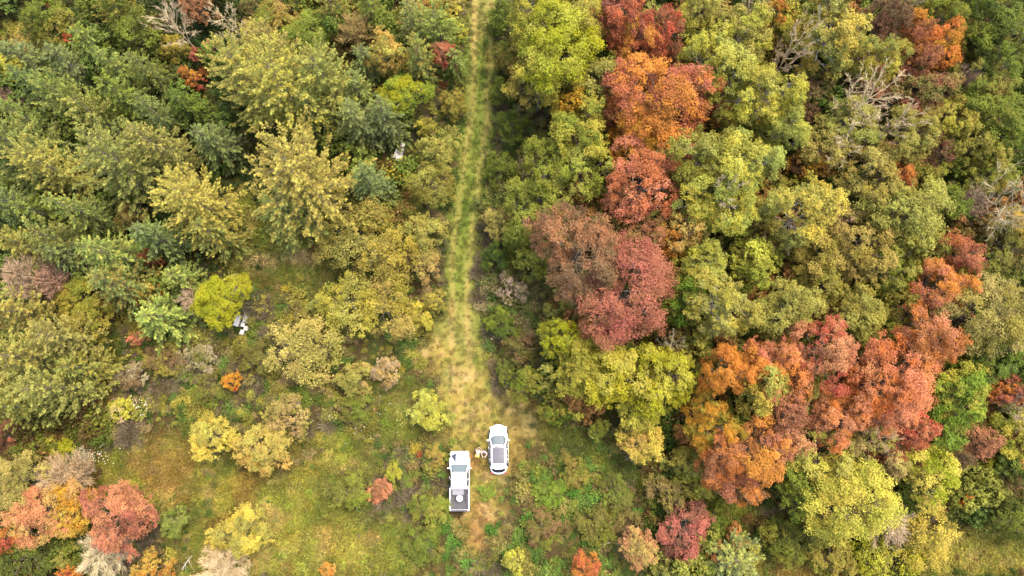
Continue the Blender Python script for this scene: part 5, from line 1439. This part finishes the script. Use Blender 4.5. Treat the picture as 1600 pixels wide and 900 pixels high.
# ------------------------------------------------------------------ people
def skin_body(name, joints, bones, mat, parent, sub=2):
    """one continuous surface grown over joints {name: (xyz, radius)}"""
    idx = {k: i for i, k in enumerate(joints)}
    me = bpy.data.meshes.new(name)
    me.from_pydata([j[0] for j in joints.values()], [(idx[a], idx[b]) for a, b in bones], [])
    o = link(name, me, mat, parent)
    md = o.modifiers.new("skin", 'SKIN'); md.use_smooth_shade = True; md.branch_smoothing = .4
    if not me.skin_vertices: me.skin_vertices.new()
    for i, (k, j) in enumerate(joints.items()):
        r = j[1] if isinstance(j[1], tuple) else (j[1], j[1])
        me.skin_vertices[0].data[i].radius = r
        me.skin_vertices[0].data[i].use_root = (i == 0)
    s = o.modifiers.new("smooth", 'SUBSURF'); s.levels = sub; s.render_levels = sub
    return o
M_skin = plain("skin", (.45, .28, .2), .55, spec=.3)
def person(label, px, py, rz, top, trousers, hair, pose, hat=None, sleeves=None):
    p, _ = at(px, py, 1.0)
    root = empty("person", (p.x, p.y, gz(p.x, p.y)), rz)
    tag(root, label, "person")
    J = pose
    body = skin_body("body", {k: J[k] for k in J}, [('pelvis', 'belly'), ('belly', 'chest'), ('chest', 'neck'), ('neck', 'jaw'), ('jaw', 'crown')] +
        [(a + s, b + s) for s in ('_l', '_r') for a, b in (('shoulder', 'elbow'), ('elbow', 'wrist'), ('wrist', 'palm'), ('hip', 'knee'), ('knee', 'ankle'), ('ankle', 'toe'))] +
        [('chest', 'shoulder_l'), ('chest', 'shoulder_r'), ('pelvis', 'hip_l'), ('pelvis', 'hip_r')], M_skin, root)
    def grow(name, keys, bones, k, mat, ends={}):
        return skin_body(name, {q: (ends.get(q, J[q][0]), tuple(v + k for v in (J[q][1] if isinstance(J[q][1], tuple) else (J[q][1],) * 2))) for q in keys}, bones, mat, root)
    up = ['chest', 'belly', 'pelvis', 'neck', 'shoulder_l', 'shoulder_r']
    sl = [(a + s, b + s) for s in ('_l', '_r') for a, b in (('shoulder', 'elbow'), ('elbow', 'wrist'))]
    lerp = lambda a, b, t: tuple(np.array(J[a][0]) * (1 - t) + np.array(J[b][0]) * t)
    ends = {'neck': lerp('chest', 'neck', .75), 'wrist_l': lerp('elbow_l', 'wrist_l', .9), 'wrist_r': lerp('elbow_r', 'wrist_r', .9)}
    if sleeves is None:
        grow("jacket", up + ['elbow_l', 'elbow_r', 'wrist_l', 'wrist_r'], [('chest', 'belly'), ('belly', 'pelvis'), ('chest', 'neck'), ('chest', 'shoulder_l'), ('chest', 'shoulder_r')] + sl, .018, top, ends)
    else:
        grow("vest", up, [('chest', 'belly'), ('belly', 'pelvis'), ('chest', 'neck'), ('chest', 'shoulder_l'), ('chest', 'shoulder_r')], .02, top, ends)
        for s in ('_l', '_r'):
            grow("sleeve", ['shoulder' + s, 'elbow' + s, 'wrist' + s], [('shoulder' + s, 'elbow' + s), ('elbow' + s, 'wrist' + s)], .022, sleeves, ends)
    lg = [(a + s, b + s) for s in ('_l', '_r') for a, b in (('hip', 'knee'), ('knee', 'ankle'))]
    grow("trousers", ['pelvis', 'hip_l', 'hip_r', 'knee_l', 'knee_r', 'ankle_l', 'ankle_r'], [('pelvis', 'hip_l'), ('pelvis', 'hip_r')] + lg, .016, trousers)
    for s in ('_l', '_r'):
        grow("boot", ['ankle' + s, 'toe' + s], [('ankle' + s, 'toe' + s)], .016, M_black)
        # hand: four fingers and a thumb, curled
        w, pm, e = (np.array(J[q + s][0]) for q in ('wrist', 'palm', 'elbow'))
        d = norm(pm - w); side = norm(np.cross(d, [0, 0, 1.])); dn = np.cross(side, d) * (-1 if np.cross(side, d)[2] > 0 else 1)
        for f in range(4):
            o = pm + d * .02 + side * (f - 1.5) * .021
            L = (.07, .08, .075, .058)[f]
            skin_body("finger", {'a': (tuple(o), .0095), 'b': (tuple(o + d * L * .45 + dn * .008), .009), 'c': (tuple(o + d * L * .75 + dn * .03), .008), 'd': (tuple(o + d * L * .8 + dn * .05), .007)},
                      [('a', 'b'), ('b', 'c'), ('c', 'd')], M_skin, body, 1)
        sg = -1 if s == '_l' else 1
        o = w + d * .035 - side * sg * .03
        skin_body("thumb", {'a': (tuple(o), .011), 'b': (tuple(o + d * .03 - side * sg * .02 + dn * .01), .0105), 'c': (tuple(o + d * .06 - side * sg * .015 + dn * .03), .008)}, [('a', 'b'), ('b', 'c')], M_skin, body, 1)
    # head details, laid out about the head's own axes
    jaw, cr = np.array(J['jaw'][0]), np.array(J['crown'][0])
    up_ = norm(cr - jaw); fw = np.array(J['_look']) if '_look' in J else np.array([0, 1, 0])
    return root, body, jaw, cr, up_
def face(body, jaw, cr, upv, fw, hair, hairmat, hat=None):
    fw = norm(fw - upv * np.dot(fw, upv)); sd = np.cross(fw, upv)
    c = jaw * .45 + cr * .55
    Mx = Matrix(((sd[0], fw[0], upv[0], c[0]), (sd[1], fw[1], upv[1], c[1]), (sd[2], fw[2], upv[2], c[2]), (0, 0, 0, 1)))
    def ell(name, mat, loc, rad, cut=None):
        bm = bmesh.new(); bmesh.ops.create_uvsphere(bm, u_segments=18, v_segments=12, radius=1)
        for v in bm.verts: v.co = Vector((v.co.x * rad[0], v.co.y * rad[1], v.co.z * rad[2])) + Vector(loc)
        if cut: bmesh.ops.delete(bm, geom=[v for v in bm.verts if cut(v.co)], context='VERTS')
        bm.transform(Mx)
        me = bpy.data.meshes.new(name); bm.to_mesh(me); bm.free()
        for q in me.polygons: q.use_smooth = True
        return link(name, me, mat, body)
    for s in (-1, 1):
        ell("eye", M_black, (s * .033, .083, .005), (.011, .008, .007))
        ell("ear", M_skin, (s * .082, -.005, -.005), (.014, .022, .033))
    ell("nose", M_skin, (0, .098, -.03), (.013, .02, .025))
    ell("mouth", plain("lips", (.35, .15, .13), .5), (0, .085, -.066), (.024, .008, .007))
    ell("hair", hairmat, (0, -.012, .022), (.091, .103, .1), lambda q: q.y > .06 and q.z < .06 or q.z < -.07)
    if hat:
        bm = bmesh.new()
        prof = [(.21, .055), (.212, .062), (.12, .072), (.104, .08), (.1, .125), (.08, .145), (.0, .15)]
        V, F, k = [], [], 24
        for r, h in prof:
            for i in range(k):
                a = 2 * math.pi * i / k; V.append(Mx @ Vector((r * math.cos(a), r * math.sin(a) * 1.08, h + .012 * math.cos(2 * a) * (r > .15))))
        for q in range(len(prof) - 1):
            for i in range(k): F.append((q * k + i, q * k + (i + 1) % k, (q + 1) * k + (i + 1) % k, (q + 1) * k + i))
        me = bpy.data.meshes.new("hat"); me.from_pydata([tuple(v) for v in V], [], F)
        o = link("hat", me, hat, body); sm = o.modifiers.new("thick", 'SOLIDIFY'); sm.thickness = .006

M_yellow = plain("yellow_cloth", (.42, .26, .04), .85, spec=.1, noise=.15, nscale=9)
M_palecloth = plain("pale_pink_cloth", (.24, .175, .145), .85, spec=.1, noise=.12, nscale=9)
M_darkcloth = plain("dark_cloth", (.035, .033, .05), .85, spec=.1, noise=.3, nscale=9)
M_denim = plain("grey_blue_cloth", (.1, .1, .14), .85, spec=.1, noise=.2, nscale=9)
M_hair = plain("dark_hair", (.03, .022, .018), .6)
def people():
    # bending forward, away from the pictured foreground: pale back, yellow trousers
    bend = {'pelvis': ((0, -.16, .92), (.15, .12)), 'belly': ((0, .02, 1.03), (.14, .115)), 'chest': ((0, .22, 1.12), (.16, .12)), 'neck': ((0, .38, 1.15), .058), 'jaw': ((0, .45, 1.14), (.068, .075)), 'crown': ((0, .57, 1.12), (.08, .09)),
            'shoulder_l': ((-.2, .27, 1.12), .068), 'elbow_l': ((-.3, .34, .88), .05), 'wrist_l': ((-.2, .44, .66), .034), 'palm_l': ((-.18, .47, .59), (.04, .022)),
            'shoulder_r': ((.2, .27, 1.12), .068), 'elbow_r': ((.3, .4, .9), .05), 'wrist_r': ((.2, .5, .7), .034), 'palm_r': ((.17, .53, .63), (.04, .022)),
            'hip_l': ((-.1, -.17, .86), .095), 'knee_l': ((-.12, -.12, .48), .065), 'ankle_l': ((-.13, -.26, .09), .045), 'toe_l': ((-.14, -.07, .045), .04),
            'hip_r': ((.1, -.17, .86), .095), 'knee_r': ((.12, -.1, .48), .065), 'ankle_r': ((.13, -.2, .09), .045), 'toe_r': ((.15, -.01, .045), .04)}
    r, b, j, c, u = person("person in pale top and yellow trousers bending forward beside the pickup", 746.5, 709.5, R_(-14), M_palecloth, M_yellow, M_hair, bend)
    face(b, j, c, u, np.array([0, .1, -1.0]), M_hair, M_hair, M_palecloth)
    stand = {'pelvis': ((0, 0, .94), (.14, .11)), 'belly': ((0, .01, 1.1), (.135, .105)), 'chest': ((0, 0, 1.32), (.165, .115)), 'neck': ((0, .01, 1.5), .055), 'jaw': ((0, .045, 1.57), (.066, .075)), 'crown': ((0, .06, 1.69), (.078, .09)),
             'shoulder_l': ((-.21, 0, 1.4), .066), 'elbow_l': ((-.27, .2, 1.2), .048), 'wrist_l': ((-.12, .42, 1.18), .033), 'palm_l': ((-.08, .49, 1.19), (.04, .022)),
             'shoulder_r': ((.21, 0, 1.4), .066), 'elbow_r': ((.27, .2, 1.2), .048), 'wrist_r': ((.12, .42, 1.18), .033), 'palm_r': ((.08, .49, 1.19), (.04, .022)),
             'hip_l': ((-.1, 0, .88), .092), 'knee_l': ((-.12, .03, .49), .063), 'ankle_l': ((-.13, -.02, .09), .044), 'toe_l': ((-.15, .15, .045), .04),
             'hip_r': ((.1, 0, .88), .092), 'knee_r': ((.12, .03, .49), .063), 'ankle_r': ((.13, -.02, .09), .044), 'toe_r': ((.15, .15, .045), .04)}
    r, b, j, c, u = person("person in dark vest with pale sleeves, both hands held together, beside the SUV", 757, 706.5, R_(172), M_darkcloth, M_denim, M_hair, stand, sleeves=M_palecloth)
    face(b, j, c, u, np.array([0, 1.0, -.3]), M_hair, M_hair)
    rc = empty("handheld_controller", r.matrix_basis @ Vector((0, 0, 0)))
    rc.matrix_world = Matrix.LocRotScale(r.location, r.rotation_euler, None) @ Matrix.Translation((0, .53, 1.2))
    tag(rc, "small dark device held in both hands by the person beside the SUV", "controller")
    box("body", M_black, rc, -.085, .085, -.04, .05, -.02, .02, .012, 2)
    box("screen", M_glass, rc, -.07, .07, .052, .06, .0, .09, .003, 1)
people()

# ------------------------------------------------------------------ pale boxes and sticks at the wood's edge
M_boxpaint = plain("white_box_paint", (.24, .215, .18), .8, spec=.2, noise=.35, nscale=5, bump=.2)
M_boxlid = plain("white_box_lid", (.27, .25, .22), .7, spec=.2, noise=.25, nscale=6)
def hive(px, py, label, group, w=.44, d=.5, h=.5, rz=.0):
    p, _ = at(px, py, h)
    b = empty("white_box", (p.x, p.y, gz(p.x, p.y) - .01), rz)
    tag(b, label, "box", group)
    box("body", M_boxpaint, b, -w / 2, w / 2, -d / 2, d / 2, 0, h, .01, 1)
    box("lid", M_boxlid, b, -w / 2 - .02, w / 2 + .02, -d / 2 - .02, d / 2 + .02, h + .002, h + .07, .01, 1)
    box("handhold", M_bark, b, -.08, .08, -d / 2 - .004, -d / 2 + .003, h * .6, h * .68, .0)
    return b
def boxes():
    g = "white boxes under the bright yellow round tree"
    L = [(372.5, 496.5, "white box, far end of the row touching the bright yellow round tree", .62, .7), (369.5, 505, "long white box, near end of the row touching the bright yellow round tree", .6, .75),
         (384.5, 492.5, "greyish white box, first of the outer row by the bright yellow tree", .55, .5), (383.5, 500, "second white box of the outer row by the bright yellow round tree", .6, .62),
         (379.5, 507.5, "third white box of the outer row by the bright yellow round tree", .42, .5), (384, 513, "stray white box beside the outer row by the bright yellow round tree", .4, .5),
         (378, 519, "nearest white box, alone at the end of the pile by the bright yellow round tree", .42, .6)]
    for i, (x, y, l, w, d) in enumerate(L): hive(x, y, l, g, w * .8, d * .75, .4, R_(-12 + (i * 37) % 17 - 8))
    g = "white boxes beside the frosty blue spruce"
    L = [(619.2, 243, "white box at the near end of the row touching the frosty blue spruce", .46, .62), (621.2, 237.5, "white box at the far end of the row touching the frosty blue spruce", .46, .55),
         (625.3, 237, "white box farthest in the row on the frosty blue spruce's track side", .5, .8), (624, 246.5, "white box nearest in the row on the frosty blue spruce's track side", .5, .7)]
    for i, (x, y, l, w, d) in enumerate(L): hive(x, y, l, g, w, d, .5, R_(-20))
    p, _ = at(629, 226.5, .35)
    dr = empty("white_pail", (p.x, p.y, gz(p.x, p.y)))
    tag(dr, "round white pail beyond the boxes by the frosty blue spruce", "pail")
    lathe("body", M_boxpaint, dr, [(.19, 0), (.22, .36), (.23, .38), (.23, .4)], 20)
    lathe("lid", M_boxlid, dr, [(.235, .402), (.24, .42), (.22, .44), (.05, .45)], 20)
    t = Tubes(); a = np.linspace(0, math.pi, 9)
    t.tube(np.stack([.22 * np.cos(a), .05 + .1 * np.sin(a), .36 + 0 * a], 1), np.full(9, .008), 5)
    link("handle", t.mesh("handle"), M_rim, dr)
def stick(label, x0, y0, x1, y1, z0, z1, r0, seed):
    a, _ = at(x0, y0, z0); b, _ = at(x1, y1, z1)
    rr = np.random.default_rng(seed)
    mid = (a + b) / 2
    root = empty("fallen_trunk", (mid.x, mid.y, 0)); tag(root, label, "fallen trunk")
    a, b = a - Vector((mid.x, mid.y, 0)), b - Vector((mid.x, mid.y, 0))
    t = Tubes(); pts = bent(a, b, rr, .08, 8)
    t.tube(pts, np.linspace(r0, r0 * .25, 8), 7)
    link("trunk", t.mesh("trunk"), M_stick, root)
    for k in range(4):
        q = pts[3 + k]
        t = Tubes(); t.tube(bent(q, q + (rr.normal(size=3) * .5 + [0, 0, .5]) * .8, rr, .1, 4), np.array([.3, .22, .14, .05]) * r0, 5)
        link("branch", t.mesh("branch"), M_stick, root)
M_stick = plain("bleached_wood", (.34, .29, .23), .9, spec=.1, noise=.3, nscale=5)
boxes()
stick("thin pale fallen trunk lying below the dark-skirted spruce", 128, 470, 168, 494, 2.2, .6, .07, 1)
stick("short bleached trunk leaning in the brush above the straw-olive bush", 459, 636, 470, 628, .6, 1.6, .07, 2)
stick("thin pale dead stem in the brush beyond the track end", 936, 850, 958, 843, .7, 1.2, .05, 3)
stick("bleached dead stem leaning out of the weeds near the lower meadow", 285, 890, 300, 868, .6, 1.6, .06, 4)
